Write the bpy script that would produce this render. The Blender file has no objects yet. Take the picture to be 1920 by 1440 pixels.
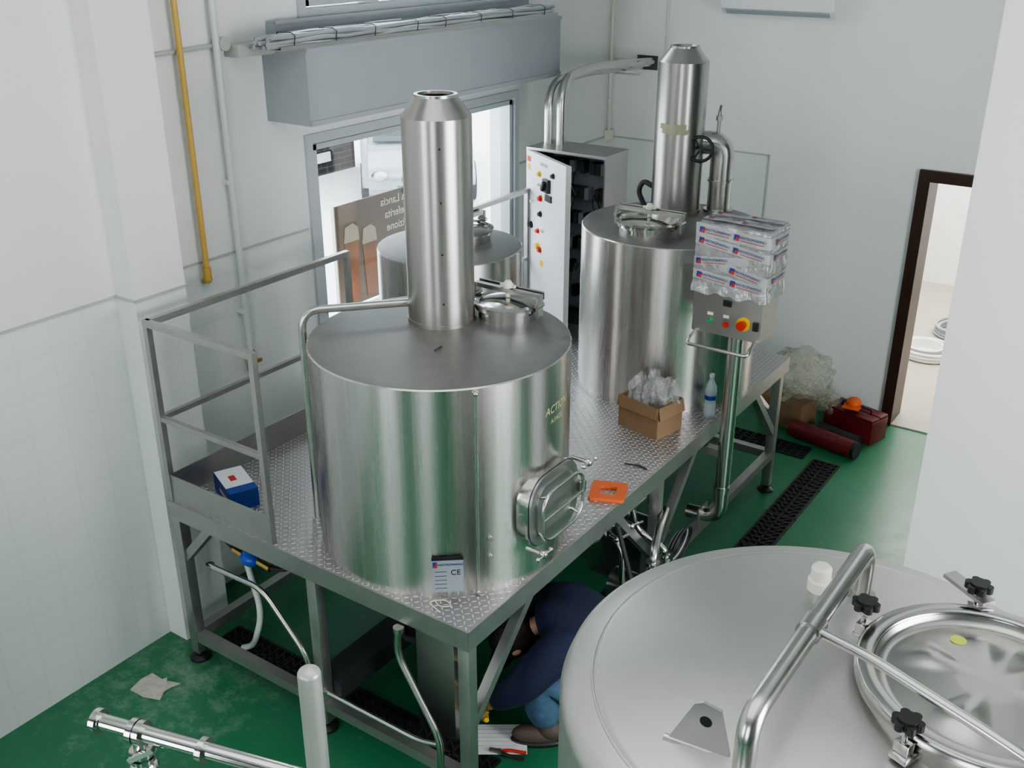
import bpy,bmesh,math,random
from mathutils import Vector,Matrix,Euler,noise
random.seed(7)
SC=bpy.context.scene
COL=SC.collection
W={}
rad=math.radians
# ---------------------------------------------------------------- materials
def newmat(name):
    m=bpy.data.materials.new(name); m.use_nodes=True
    nt=m.node_tree; return m,nt,nt.nodes['Principled BSDF']
def N(nt,t,**k):
    n=nt.nodes.new(t)
    for a,v in k.items():
        if a=='ins':
            for i,x in v.items(): n.inputs[i].default_value=x
        else: setattr(n,a,v)
    return n
def L(nt,a,b): nt.links.new(a,b)
def c4(c): return (c[0],c[1],c[2],1)
def math_(nt,op,a,b=None,c=None):
    n=N(nt,'ShaderNodeMath',operation=op)
    for i,x in enumerate((a,b,c)):
        if x is None: continue
        if isinstance(x,(int,float)): n.inputs[i].default_value=x
        else: L(nt,x,n.inputs[i])
    return n.outputs[0]
def mat(name,col,rough=.5,metal=0.,var=.08,scale=6,bump=0.,bscale=60,stretch=(1,1,1),rvar=.05,detail=3,aniso=0,**kw):
    m,nt,b=newmat(name)
    tc=N(nt,'ShaderNodeTexCoord'); mp=N(nt,'ShaderNodeMapping'); mp.inputs['Scale'].default_value=stretch
    L(nt,tc.outputs['Object'],mp.inputs['Vector'])
    nz=N(nt,'ShaderNodeTexNoise',ins={'Scale':scale,'Detail':detail}); L(nt,mp.outputs[0],nz.inputs['Vector'])
    mx=N(nt,'ShaderNodeMix',data_type='RGBA')
    mx.inputs[6].default_value=c4([max(0,x*(1-var)) for x in col]); mx.inputs[7].default_value=c4([min(1,x*(1+var)) for x in col])
    L(nt,nz.outputs['Fac'],mx.inputs[0]); L(nt,mx.outputs[2],b.inputs['Base Color'])
    mr=N(nt,'ShaderNodeMapRange'); mr.inputs[3].default_value=max(0.02,rough-rvar); mr.inputs[4].default_value=min(1,rough+rvar)
    L(nt,nz.outputs['Fac'],mr.inputs[0]); L(nt,mr.outputs[0],b.inputs['Roughness'])
    b.inputs['Metallic'].default_value=metal
    if aniso:
        b.inputs['Anisotropic'].default_value=aniso; b.inputs['Anisotropic Rotation'].default_value=.25
        tg=N(nt,'ShaderNodeTangent',direction_type='RADIAL',axis='Z'); L(nt,tg.outputs[0],b.inputs['Tangent'])
    if bump>0:
        n2=N(nt,'ShaderNodeTexNoise',ins={'Scale':bscale,'Detail':2}); L(nt,mp.outputs[0],n2.inputs['Vector'])
        bp=N(nt,'ShaderNodeBump',ins={'Strength':bump,'Distance':.01}); L(nt,n2.outputs['Fac'],bp.inputs['Height']); L(nt,bp.outputs[0],b.inputs['Normal'])
    for k,v in kw.items(): b.inputs[k.replace('_',' ')].default_value=v
    return m
steel_tank=mat('steel_tank',(.61,.585,.565),.27,1,var=.08,scale=30,stretch=(1,1,.02),rvar=.04,aniso=.75)
steel_chim=mat('steel_chimney',(.47,.45,.43),.33,1,var=.14,scale=40,stretch=(1,1,.02),rvar=.06,aniso=.6)
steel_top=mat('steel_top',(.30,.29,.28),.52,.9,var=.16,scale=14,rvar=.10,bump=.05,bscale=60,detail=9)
steel_pipe=mat('steel_pipe',(.57,.56,.54),.24,1,var=.05,scale=20)
steel_frame=mat('steel_frame',(.46,.45,.44),.40,.9,var=.12,scale=12,rvar=.08)
steel_pol=mat('steel_polished',(.66,.65,.63),.13,1,var=.04,scale=9,bump=.03,bscale=12)
steel_rim=mat('steel_rim',(.48,.47,.455),.20,1,var=.04,scale=9)
steel_lid=mat('steel_lid_polished',(.52,.505,.48),.24,1,var=.05,scale=7)
steel_cab=mat('steel_cabinet',(.48,.47,.46),.36,1,var=.05,scale=10)
steel_dark=mat('steel_dark',(.12,.13,.14),.45,.8,var=.2)
steel_dome=mat('steel_dome',(.61,.60,.58),.40,1,var=.06,scale=5,rvar=.06,detail=8)
platem=mat('plate_silver',(.40,.43,.50),.40,.3)
doorw=mat('cabinet_door_white',(.85,.85,.85),.35,.15,var=.02)
alu=mat('window_alu',(.50,.53,.55),.45,.3,var=.04)
black=mat('black_plastic',(.02,.02,.022),.4)
rubber=mat('black_rubber',(.03,.03,.03),.6)
darkin=mat('dark_interior',(.085,.085,.09),.6)
white=mat('white_plastic',(.75,.76,.74),.4)
cream=mat('cream_plastic',(.72,.70,.60),.45)
red=mat('red_plastic',(.55,.03,.02),.35)
redbox=mat('red_painted_metal',(.13,.014,.016),.4,var=.4)
yellow=mat('yellow_plastic',(.75,.5,.03),.4)
glovem=mat('yellow_glove',(.30,.21,.05),.8,var=.4,scale=30)
gasy=mat('gas_pipe_yellow',(.56,.36,.09),.5,var=.1)
whpipe=mat('white_pipe',(.66,.70,.66),.4)
green=mat('green_plastic',(.03,.35,.12),.4)
blue=mat('blue_card',(.02,.06,.30),.4,var=.2)
bluev=mat('blue_valve',(.02,.08,.45),.35)
orange=mat('orange_plastic',(.70,.14,.035),.5,var=.15)
brass=mat('brass',(.6,.42,.16),.3,1)
card=mat('cardboard',(.23,.145,.08),.8,var=.2,bump=.1)
paper=mat('paper',(.75,.75,.76),.7)
grayp=mat('gray_paint_box',(.36,.385,.41),.55,var=.05)
cable=mat('grey_cable',(.48,.49,.50),.3,.35)
wood=mat('dark_wood',(.045,.02,.014),.4,var=.35,scale=12,stretch=(6,6,.5))
navy=mat('navy_fabric',(.015,.020,.052),.9,var=.3,scale=30,bump=.5,bscale=25)
denim=mat('denim',(.065,.12,.20),.85,var=.4,scale=20,bump=.4,bscale=30)
skinm=mat('skin',(.40,.22,.15),.55,var=.08)
hairm=mat('dark_hair',(.02,.014,.01),.6,var=.4,scale=60,bump=.6,bscale=90)
shoe=mat('brown_leather',(.085,.062,.05),.6,var=.3)
glassg=mat('tinted_glass',(.03,.045,.045),.08)
vanw=mat('van_paint',(.34,.36,.38),.25)
tapew=mat('white_tape',(.44,.44,.44),.3,var=.2,bump=.6,bscale=22)
tapey=mat('masking_tape',(.40,.39,.26),.7)
ywrite=mat('yellow_marking',(.46,.43,.22),.6)
inkb=mat('blue_ink',(.02,.05,.25),.5); inkr=mat('red_ink',(.5,.04,.04),.5); inkk=mat('black_ink',(.02,.02,.02),.5); inkw=mat('white_ink',(.60,.55,.50),.5)
poster=mat('poster_print',(.115,.066,.042),.6,var=.3,scale=3)
beerg=mat('poster_beer',(.20,.055,.012),.6,var=.8,scale=6); foamm=mat('poster_foam',(.36,.28,.19),.7)
stone=mat('light_stone',(.42,.38,.32),.5,var=.12,scale=3)
street=mat('street_concrete',(.75,.75,.74),.8,var=.08,scale=1.5)
facade=mat('white_facade',(.9,.92,.94),.8)
sticky=mat('yellow_sticker',(.55,.65,.08),.5)
roomw=mat('room_white',(.8,.8,.78),.7)
ceilm=mat('ceiling_paint',(.58,.59,.58),.8)
rearm=mat('rear_wall_dark',(.19,.195,.195),.7)  # unseen walls, darkened to put dark bands into the steel reflections
darkgrate=mat('grate_iron',(.045,.05,.05),.45,.6,var=.2)
shadem=mat('hole_shade',(.006,.008,.008),.8)  # near-black colour standing in for the shade inside openings
trimm=mat('tile_trim',(.46,.47,.43),.4)
wrapm=mat('silver_wrap',(.38,.38,.385),.18,.25,var=.45,scale=18,bump=.9,bscale=20,detail=5)
def film_mat(name,a=.55,col=(.8,.8,.82),lo=.4):
    m,nt,b=newmat(name)
    b.inputs['Base Color'].default_value=c4(col); b.inputs['Roughness'].default_value=.15
    nz=N(nt,'ShaderNodeTexNoise',ins={'Scale':16,'Detail':5,'Distortion':1.2}); tc=N(nt,'ShaderNodeTexCoord'); L(nt,tc.outputs['Object'],nz.inputs['Vector'])
    mr=N(nt,'ShaderNodeMapRange'); mr.inputs[1].default_value=.35; mr.inputs[2].default_value=.68; mr.inputs[3].default_value=a*lo; mr.inputs[4].default_value=min(1,a*1.5)
    L(nt,nz.outputs['Fac'],mr.inputs[0]); L(nt,mr.outputs[0],b.inputs['Alpha'])
    bp=N(nt,'ShaderNodeBump',ins={'Strength':1,'Distance':.03}); L(nt,nz.outputs['Fac'],bp.inputs['Height']); L(nt,bp.outputs[0],b.inputs['Normal'])
    return m
bagm=film_mat('plastic_bag',.34,(.60,.61,.60))
bagc=film_mat('plastic_bag_clear',.36,(.56,.55,.42),.3)
def glass_mat():
    m=bpy.data.materials.new('window_glass'); m.use_nodes=True; nt=m.node_tree; nt.nodes.clear()
    o=N(nt,'ShaderNodeOutputMaterial'); t=N(nt,'ShaderNodeBsdfTransparent'); g=N(nt,'ShaderNodeBsdfGlossy',ins={'Roughness':.02})
    t.inputs[0].default_value=(.93,.97,.98,1)
    mx=N(nt,'ShaderNodeMixShader'); mx.inputs[0].default_value=.06
    L(nt,t.outputs[0],mx.inputs[1]); L(nt,g.outputs[0],mx.inputs[2]); L(nt,mx.outputs[0],o.inputs[0]); return m
glass=glass_mat()
def bottle_mat():
    m,nt,b=newmat('bottle_plastic'); b.inputs['Base Color'].default_value=(.75,.85,.9,1); b.inputs['Alpha'].default_value=.4; b.inputs['Roughness'].default_value=.08; return m
bottlem=bottle_mat()
def checker_mat():
    m,nt,b=newmat('checker_plate'); S=32
    g=N(nt,'ShaderNodeTexCoord'); sx=N(nt,'ShaderNodeSeparateXYZ'); L(nt,g.outputs['Object'],sx.inputs[0])
    X=math_(nt,'MULTIPLY',sx.outputs[0],S); Y=math_(nt,'MULTIPLY',sx.outputs[1],S)
    cx=math_(nt,'FLOOR',X); cy=math_(nt,'FLOOR',Y)
    fx=math_(nt,'SUBTRACT',math_(nt,'SUBTRACT',X,cx),.5); fy=math_(nt,'SUBTRACT',math_(nt,'SUBTRACT',Y,cy),.5)
    par=math_(nt,'FLOORED_MODULO',math_(nt,'ADD',cx,cy),2)
    u=math_(nt,'MULTIPLY',math_(nt,'ADD',fx,fy),.707); v=math_(nt,'MULTIPLY',math_(nt,'SUBTRACT',fx,fy),.707)
    def mixf(a,c_,f):
        n=N(nt,'ShaderNodeMix'); L(nt,f,n.inputs[0]); L(nt,a,n.inputs[2]); L(nt,c_,n.inputs[3]); return n.outputs[0]
    a=mixf(u,v,par); c_=mixf(v,u,par)
    e=math_(nt,'ADD',math_(nt,'POWER',math_(nt,'ABSOLUTE',math_(nt,'DIVIDE',a,.46)),2),math_(nt,'POWER',math_(nt,'ABSOLUTE',math_(nt,'DIVIDE',c_,.15)),2))
    h=math_(nt,'SUBTRACT',1,math_(nt,'MINIMUM',e,1))
    bp=N(nt,'ShaderNodeBump',ins={'Strength':.9,'Distance':.006}); L(nt,h,bp.inputs['Height']); L(nt,bp.outputs[0],b.inputs['Normal'])
    nz=N(nt,'ShaderNodeTexNoise',ins={'Scale':2.5,'Detail':5}); L(nt,g.outputs['Object'],nz.inputs['Vector'])
    mx=N(nt,'ShaderNodeMix',data_type='RGBA'); mx.inputs[6].default_value=(.44,.43,.425,1); mx.inputs[7].default_value=(.80,.79,.78,1)
    L(nt,math_(nt,'POWER',h,.5),mx.inputs[0]); L(nt,mx.outputs[2],b.inputs['Base Color'])
    b.inputs['Metallic'].default_value=.8
    mr=N(nt,'ShaderNodeMapRange'); mr.inputs[3].default_value=.30; mr.inputs[4].default_value=.5; L(nt,nz.outputs['Fac'],mr.inputs[0]); L(nt,mr.outputs[0],b.inputs['Roughness'])
    return m
checker=checker_mat()
def wall_mat(name,xlim=None,tile=True):
    m,nt,b=newmat(name)
    g=N(nt,'ShaderNodeNewGeometry'); s=N(nt,'ShaderNodeSeparateXYZ'); L(nt,g.outputs['Position'],s.inputs[0])
    cb=N(nt,'ShaderNodeCombineXYZ'); L(nt,math_(nt,'ADD',s.outputs[0],s.outputs[1]),cb.inputs[0]); L(nt,s.outputs[2],cb.inputs[1])
    br=N(nt,'ShaderNodeTexBrick',offset=0.,squash=1.); br.inputs['Color1'].default_value=(.745,.77,.755,1); br.inputs['Color2'].default_value=(.735,.765,.75,1)
    br.inputs['Mortar'].default_value=(.67,.70,.68,1); br.inputs['Scale'].default_value=1; br.inputs['Mortar Size'].default_value=.002
    br.inputs['Brick Width'].default_value=.2; br.inputs['Row Height'].default_value=.2; L(nt,cb.outputs[0],br.inputs['Vector'])
    nz=N(nt,'ShaderNodeTexNoise',ins={'Scale':1.2,'Detail':5}); L(nt,g.outputs['Position'],nz.inputs['Vector'])
    pm=N(nt,'ShaderNodeMix',data_type='RGBA'); pm.inputs[6].default_value=(.725,.735,.725,1); pm.inputs[7].default_value=(.785,.79,.78,1); L(nt,nz.outputs['Fac'],pm.inputs[0])
    f=math_(nt,'LESS_THAN',s.outputs[2],2.18)
    if xlim is not None: f=math_(nt,'MULTIPLY',f,math_(nt,'LESS_THAN',s.outputs[0],xlim))
    if not tile: f=math_(nt,'MULTIPLY',f,0)
    mx=N(nt,'ShaderNodeMix',data_type='RGBA'); L(nt,f,mx.inputs[0]); L(nt,pm.outputs[2],mx.inputs[6]); L(nt,br.outputs['Color'],mx.inputs[7]); L(nt,mx.outputs[2],b.inputs['Base Color'])
    r=N(nt,'ShaderNodeMapRange'); r.inputs[3].default_value=.6; r.inputs[4].default_value=.2; L(nt,f,r.inputs[0]); L(nt,r.outputs[0],b.inputs['Roughness'])
    n2=N(nt,'ShaderNodeTexNoise',ins={'Scale':90}); L(nt,g.outputs['Position'],n2.inputs['Vector'])
    bp=N(nt,'ShaderNodeBump',ins={'Strength':.05,'Distance':.01}); L(nt,n2.outputs['Fac'],bp.inputs['Height']); L(nt,bp.outputs[0],b.inputs['Normal'])
    return m
wallL=wall_mat('wall_tile_paint'); wallB=wall_mat('wall_back_paint',-3.24); wallP=wall_mat('wall_plain',tile=False)
def floor_mat():
    m,nt,b=newmat('green_epoxy')
    g=N(nt,'ShaderNodeNewGeometry')
    n1=N(nt,'ShaderNodeTexNoise',ins={'Scale':1.6,'Detail':8,'Roughness':.7}); L(nt,g.outputs['Position'],n1.inputs['Vector'])
    n2=N(nt,'ShaderNodeTexNoise',ins={'Scale':7,'Detail':9,'Roughness':.8}); L(nt,g.outputs['Position'],n2.inputs['Vector'])
    mx=N(nt,'ShaderNodeMix',data_type='RGBA'); mx.inputs[6].default_value=(.020,.140,.062,1); mx.inputs[7].default_value=(.045,.215,.110,1); L(nt,n1.outputs['Fac'],mx.inputs[0])
    vd=N(nt,'ShaderNodeVectorMath',operation='DISTANCE'); vd.inputs[1].default_value=(-4.30,2.80,0); L(nt,g.outputs['Position'],vd.inputs[0])
    near=N(nt,'ShaderNodeMapRange'); near.inputs[1].default_value=1.0; near.inputs[2].default_value=.1; near.inputs[3].default_value=0; near.inputs[4].default_value=.17; L(nt,vd.outputs['Value'],near.inputs[0])
    th=N(nt,'ShaderNodeMapRange'); th.inputs[1].default_value=.60; th.inputs[2].default_value=.80; L(nt,math_(nt,'ADD',n2.outputs['Fac'],near.outputs[0]),th.inputs[0])
    m2=N(nt,'ShaderNodeMix',data_type='RGBA'); m2.inputs[7].default_value=(.32,.40,.33,1); L(nt,math_(nt,'MULTIPLY',th.outputs[0],.55),m2.inputs[0]); L(nt,mx.outputs[2],m2.inputs[6]); L(nt,m2.outputs[2],b.inputs['Base Color'])
    r=N(nt,'ShaderNodeMapRange'); r.inputs[3].default_value=.18; r.inputs[4].default_value=.48; L(nt,n2.outputs['Fac'],r.inputs[0]); L(nt,r.outputs[0],b.inputs['Roughness'])
    return m
floorm=floor_mat()
def brick_mat():
    m,nt,b=newmat('dark_brick'); g=N(nt,'ShaderNodeNewGeometry'); s=N(nt,'ShaderNodeSeparateXYZ'); L(nt,g.outputs['Position'],s.inputs[0])
    cb=N(nt,'ShaderNodeCombineXYZ'); L(nt,math_(nt,'ADD',s.outputs[1],s.outputs[0]),cb.inputs[0]); L(nt,s.outputs[2],cb.inputs[1])
    br=N(nt,'ShaderNodeTexBrick'); br.inputs['Color1'].default_value=(.022,.013,.016,1); br.inputs['Color2'].default_value=(.035,.02,.024,1); br.inputs['Mortar'].default_value=(.07,.065,.07,1)
    br.inputs['Scale'].default_value=1; br.inputs['Brick Width'].default_value=.3; br.inputs['Row Height'].default_value=.1; br.inputs['Mortar Size'].default_value=.01
    L(nt,cb.outputs[0],br.inputs['Vector']); L(nt,br.outputs['Color'],b.inputs['Base Color']); b.inputs['Roughness'].default_value=.9; return m
brickm=brick_mat()
# ---------------------------------------------------------------- geometry helpers
def box(bm,c,s,rot=None,bev=0.):
    M=Matrix.Translation(c)
    if rot: M=M@Euler(rot).to_matrix().to_4x4()
    M=M@Matrix.Diagonal((s[0],s[1],s[2],1))
    r=bmesh.ops.create_cube(bm,size=1,matrix=M)
    if bev>0:
        es=list({e for v in r['verts'] for e in v.link_edges})
        bmesh.ops.bevel(bm,geom=es,offset=bev,segments=2,affect='EDGES',profile=.6)
def boxb(bm,a,b,bev=0.):
    box(bm,[(a[i]+b[i])/2 for i in range(3)],[abs(b[i]-a[i]) for i in range(3)],bev=bev)
def cyl(bm,p0,p1,r0,r1=None,seg=24,caps=True):
    p0=Vector(p0);p1=Vector(p1); r1=r0 if r1 is None else r1
    d=p1-p0; q=d.to_track_quat('Z','Y').to_matrix().to_4x4()
    bmesh.ops.create_cone(bm,cap_ends=caps,segments=seg,radius1=r0,radius2=r1,depth=d.length,matrix=Matrix.Translation((p0+p1)/2)@q)
def sph(bm,c,r,s=(1,1,1),seg=20,rot=None):
    M=Matrix.Translation(c)
    if rot: M=M@Euler(rot).to_matrix().to_4x4()
    bmesh.ops.create_uvsphere(bm,u_segments=seg,v_segments=seg//2+2,radius=r,matrix=M@Matrix.Diagonal((s[0],s[1],s[2],1)))
def fillet(pts,fr,n=7):
    pts=[Vector(p) for p in pts]
    if fr<=0 or len(pts)<3: return pts
    out=[pts[0]]
    for i in range(1,len(pts)-1):
        a,b,c=pts[i-1],pts[i],pts[i+1]
        k=min(fr,(a-b).length*.49,(c-b).length*.49)
        p=b+(a-b).normalized()*k; q=b+(c-b).normalized()*k
        for j in range(n+1):
            t=j/n; out.append(p*(1-t)**2+b*2*t*(1-t)+q*t*t)
    out.append(pts[-1]); return out
def tube(bm,pts,r,fr=0.,seg=12,closed=False,n=7):
    pts=fillet(pts,fr,n) if not closed else [Vector(p) for p in pts]
    m=len(pts); rings=[]; up=None
    for i in range(m):
        if closed: t=(pts[(i+1)%m]-pts[i-1]).normalized()
        elif i==0: t=(pts[1]-pts[0]).normalized()
        elif i==m-1: t=(pts[-1]-pts[-2]).normalized()
        else: t=((pts[i+1]-pts[i]).normalized()+(pts[i]-pts[i-1]).normalized()).normalized()
        if up is None: up=t.orthogonal().normalized()
        up=(up-t*up.dot(t)); up=up.normalized() if up.length>1e-6 else t.orthogonal().normalized()
        s=t.cross(up)
        rings.append([bm.verts.new(pts[i]+(up*math.cos(2*math.pi*k/seg)+s*math.sin(2*math.pi*k/seg))*r) for k in range(seg)])
    for i in range(m if closed else m-1):
        A=rings[i];B_=rings[(i+1)%m]
        for k in range(seg): bm.faces.new((A[k],A[(k+1)%seg],B_[(k+1)%seg],B_[k]))
    if not closed:
        bm.faces.new(rings[0][::-1]); bm.faces.new(rings[-1])
def lathe(bm,prof,cx=0,cy=0,seg=96,M=None):
    rings=[]
    for r,z in prof:
        if r<1e-6: rings.append([bm.verts.new((cx,cy,z))])
        else: rings.append([bm.verts.new((cx+r*math.cos(2*math.pi*k/seg),cy+r*math.sin(2*math.pi*k/seg),z)) for k in range(seg)])
    if M:
        for R_ in rings:
            for v in R_: v.co=M@v.co
    for A,B_ in zip(rings,rings[1:]):
        for k in range(seg):
            k2=(k+1)%seg
            if len(A)==1 and len(B_)==1: continue
            if len(A)==1: bm.faces.new((A[0],B_[k2],B_[k]))
            elif len(B_)==1: bm.faces.new((A[k],A[k2],B_[0]))
            else: bm.faces.new((A[k],A[k2],B_[k2],B_[k]))
def poly(bm,pts,thick,M):
    a=[bm.verts.new(M@Vector((p[0],p[1],-thick/2))) for p in pts]; b=[bm.verts.new(M@Vector((p[0],p[1],thick/2))) for p in pts]
    bm.faces.new(a[::-1]); bm.faces.new(b); n=len(pts)
    for i in range(n): bm.faces.new((a[i],a[(i+1)%n],b[(i+1)%n],b[i]))
def rrect(w,h,r,n=6):
    o=[]
    for cx,cy,a0 in ((w/2-r,h/2-r,0),(-w/2+r,h/2-r,90),(-w/2+r,-h/2+r,180),(w/2-r,-h/2+r,270)):
        for j in range(n+1):
            a=rad(a0+90*j/n); o.append((cx+r*math.cos(a),cy+r*math.sin(a)))
    return o
def facing(angle_deg,loc):
    return Matrix.Translation(loc)@Matrix.Rotation(rad(angle_deg+90),4,'Z')@Matrix.Rotation(rad(90),4,'X')
def empty(name,loc,label,cat,group=None):
    o=bpy.data.objects.new(name,None); o.location=loc; o.empty_display_size=.1; COL.objects.link(o)
    o['label']=label; o['category']=cat
    if group: o['group']=group
    W[o.name]=Vector(loc); return o
def fin(bm,name,m,parent=None,label=None,cat=None,group=None,kind=None,smooth=True,base=None,M=None,ang=38):
    if M is not None: bm.transform(M)
    bmesh.ops.recalc_face_normals(bm,faces=bm.faces)
    if parent is not None: off=W[parent.name]
    else:
        if base is None:
            xs=[v.co for v in bm.verts]
            base=((min(v.x for v in xs)+max(v.x for v in xs))/2,(min(v.y for v in xs)+max(v.y for v in xs))/2,min(v.z for v in xs))
        off=Vector(base)
    bmesh.ops.translate(bm,verts=bm.verts,vec=-off)
    if smooth:
        for f in bm.faces: f.smooth=True
        for e in bm.edges:
            if len(e.link_faces)==2:
                if e.calc_face_angle(0)>rad(ang): e.smooth=False
    me=bpy.data.meshes.new(name); bm.to_mesh(me); bm.free()
    me.materials.append(m)
    o=bpy.data.objects.new(name,me); COL.objects.link(o)
    if parent is not None: o.parent=parent
    else: o.location=off
    W[o.name]=off.copy()
    if label: o['label']=label
    if cat: o['category']=cat
    if group: o['group']=group
    if kind: o['kind']=kind
    return o
def text(txt,size,m,M,parent,name='lettering',extr=.0006,cylin=None,label=None,shear=0):
    cu=bpy.data.curves.new('t','FONT'); cu.body=txt; cu.size=size; cu.extrude=extr; cu.align_x='CENTER'; cu.align_y='CENTER'; cu.resolution_u=3; cu.shear=shear
    o=bpy.data.objects.new('t',cu); COL.objects.link(o); bpy.context.view_layer.update()
    me=bpy.data.meshes.new_from_object(o.evaluated_get(bpy.context.evaluated_depsgraph_get()))
    bpy.data.objects.remove(o)
    bm=bmesh.new(); bm.from_mesh(me)
    if cylin:
        cx,cy,R,a0,z0=cylin
        for v in bm.verts:
            a=rad(a0)+v.co.x/R; rr=R+v.co.z
            v.co=Vector((cx+rr*math.cos(a),cy+rr*math.sin(a),z0+v.co.y))
    else: bm.transform(M)
    return fin(bm,name,m,parent,smooth=False,label=label)
def copytree(o,delta):
    n=o.copy(); COL.objects.link(n); n.location=o.location+Vector(delta); W[n.name]=W[o.name]+Vector(delta)
    for ch in list(o.children):
        c=ch.copy(); COL.objects.link(c); c.parent=n; W[c.name]=W[n.name]
    return n
def rz(a): return Matrix.Rotation(rad(a),4,'Z')
def TR(x,y,z): return Matrix.Translation((x,y,z))
B=bmesh.new
# ---------------------------------------------------------------- room shell
def wgrid(bm,axis,c0,c1,us,vs,holes):
    for u0,u1 in zip(us,us[1:]):
        for v0,v1 in zip(vs,vs[1:]):
            cu=(u0+u1)/2;cv=(v0+v1)/2
            if any(h[0]<cu<h[1] and h[2]<cv<h[3] for h in holes): continue
            if axis=='x': boxb(bm,(c0,u0,v0),(c1,u1,v1))
            else: boxb(bm,(u0,c0,v0),(u1,c1,v1))
CZ=5.2
bm=B(); boxb(bm,(-5.1,-3.3,-.12),(3.3,8.85,0)); fin(bm,'floor',floorm,kind='structure',smooth=False)
bm=B(); boxb(bm,(-5.1,-3.3,CZ),(3.3,8.85,CZ+.15)); fin(bm,'ceiling',ceilm,kind='structure',smooth=False)
bm=B()
wgrid(bm,'x',-5.07,-4.82,[3.4,4.71,7.03,8.57],[0,1.4,2.745,3.49,4.5,CZ],[(4.71,7.03,1.4,2.745),(4.71,7.03,3.49,4.5)])
boxb(bm,(-5.07,-3,0),(-4.71,3.4,CZ)); boxb(bm,(-4.83,3.12,0),(-4.555,3.45,CZ))
fin(bm,'wall_left',wallL,kind='structure',smooth=False)
bm=B(); wgrid(bm,'y',8.57,8.8,[-5.07,-1.93,-1.03,3.25],[0,2.17,CZ],[(-1.93,-1.03,0,2.17)]); fin(bm,'wall_back',wallB,kind='structure',smooth=False)
bm=B(); wgrid(bm,'x',3,3.25,[-3,1.6,4.4,8.57],[0,1.2,3.8,CZ],[(1.6,4.4,1.2,3.8)]); fin(bm,'wall_right',rearm,kind='structure',smooth=False)
bm=B(); wgrid(bm,'y',-3.25,-3,[-5.07,-4.2,-2.7,-.5,1.0,3.25],[0,1.0,3.8,CZ],[(-4.2,-2.7,1.0,3.8),(-.5,1.0,1.0,3.8)]); fin(bm,'wall_front',rearm,kind='structure',smooth=False)
bm=B(); boxb(bm,(-.93,5.0,0),(-.05,5.4,CZ)); fin(bm,'wall_pillar',wallP,kind='structure',smooth=False)
def trim(n,a,b,m=trimm):
    bm=B(); boxb(bm,a,b); fin(bm,'trim_%d'%n,m,kind='structure',smooth=False)
trim(1,(-4.712,-3,2.172),(-4.702,3.12,2.186))
trim(2,(-4.712,3.112,2.172),(-4.547,3.122,2.186))
trim(3,(-4.557,3.12,2.172),(-4.547,3.455,2.186))
trim(4,(-4.822,3.45,2.172),(-4.812,4.66,2.186))
trim(5,(-4.82,8.56,2.172),(-3.24,8.572,2.186))
trim(6,(-3.25,8.56,0),(-3.238,8.572,2.18))
trim(7,(-4.822,7.1,2.172),(-4.812,8.56,2.186))
def window(n,y0,y1,z0,z1,fw=.06,mull=()):
    bm=B(); x0,x1=-4.93,-4.80
    boxb(bm,(x0,y0,z0),(x1,y0+fw,z1)); boxb(bm,(x0,y1-fw,z0),(x1,y1,z1)); boxb(bm,(x0,y0+fw,z0),(x1,y1-fw,z0+fw)); boxb(bm,(x0,y0+fw,z1-fw),(x1,y1-fw,z1))
    f2=.035; a=y0+fw+.012;b=y1-fw-.012;c=z0+fw+.012;d=z1-fw-.012
    for yy in (a,b-f2): boxb(bm,(x0+.02,yy,c),(x1-.02,yy+f2,d))
    for zz in (c,d-f2): boxb(bm,(x0+.02,a,zz),(x1-.02,b,zz+f2))
    for my in mull: boxb(bm,(x0+.01,my-.04,z0+fw),(x1-.01,my+.04,z1-fw))
    o=fin(bm,'window_%d'%n,alu,kind='structure',smooth=False)
    bm=B(); boxb(bm,(-4.872,a,c),(-4.866,b,d)); fin(bm,'window_glass',glass,parent=o,smooth=False)
window(1,4.68,7.06,1.37,2.775)
window(2,4.71,7.03,3.46,4.5,mull=(5.4,6.2))
bm=B()
boxb(bm,(-1.99,8.53,0),(-1.90,8.83,2.22)); boxb(bm,(-1.05,8.53,0),(-.96,8.83,2.22)); boxb(bm,(-1.90,8.53,2.13),(-1.05,8.83,2.22))
fin(bm,'door_1',wood,kind='structure',smooth=False)
bm=B(); boxb(bm,(-1.90,8.55,.0),(-1.05,8.84,.012)); fin(bm,'trim_8',stone,kind='structure',smooth=False)
bm=B(); boxb(bm,(-4.2,8.8,-.12),(.6,13,0)); fin(bm,'floor_adjoining',stone,kind='structure',smooth=False)
bm=B(); boxb(bm,(-4.2,12.8,0),(.6,13,3)); boxb(bm,(-4.4,8.8,0),(-4.2,13,3)); boxb(bm,(.6,8.8,0),(.8,13,3)); fin(bm,'wall_adjoining',roomw,kind='structure',smooth=False)
bm=B(); boxb(bm,(-4.4,8.8,3),(.8,13,3.1)); fin(bm,'ceiling_adjoining',roomw,kind='structure',smooth=False)
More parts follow.
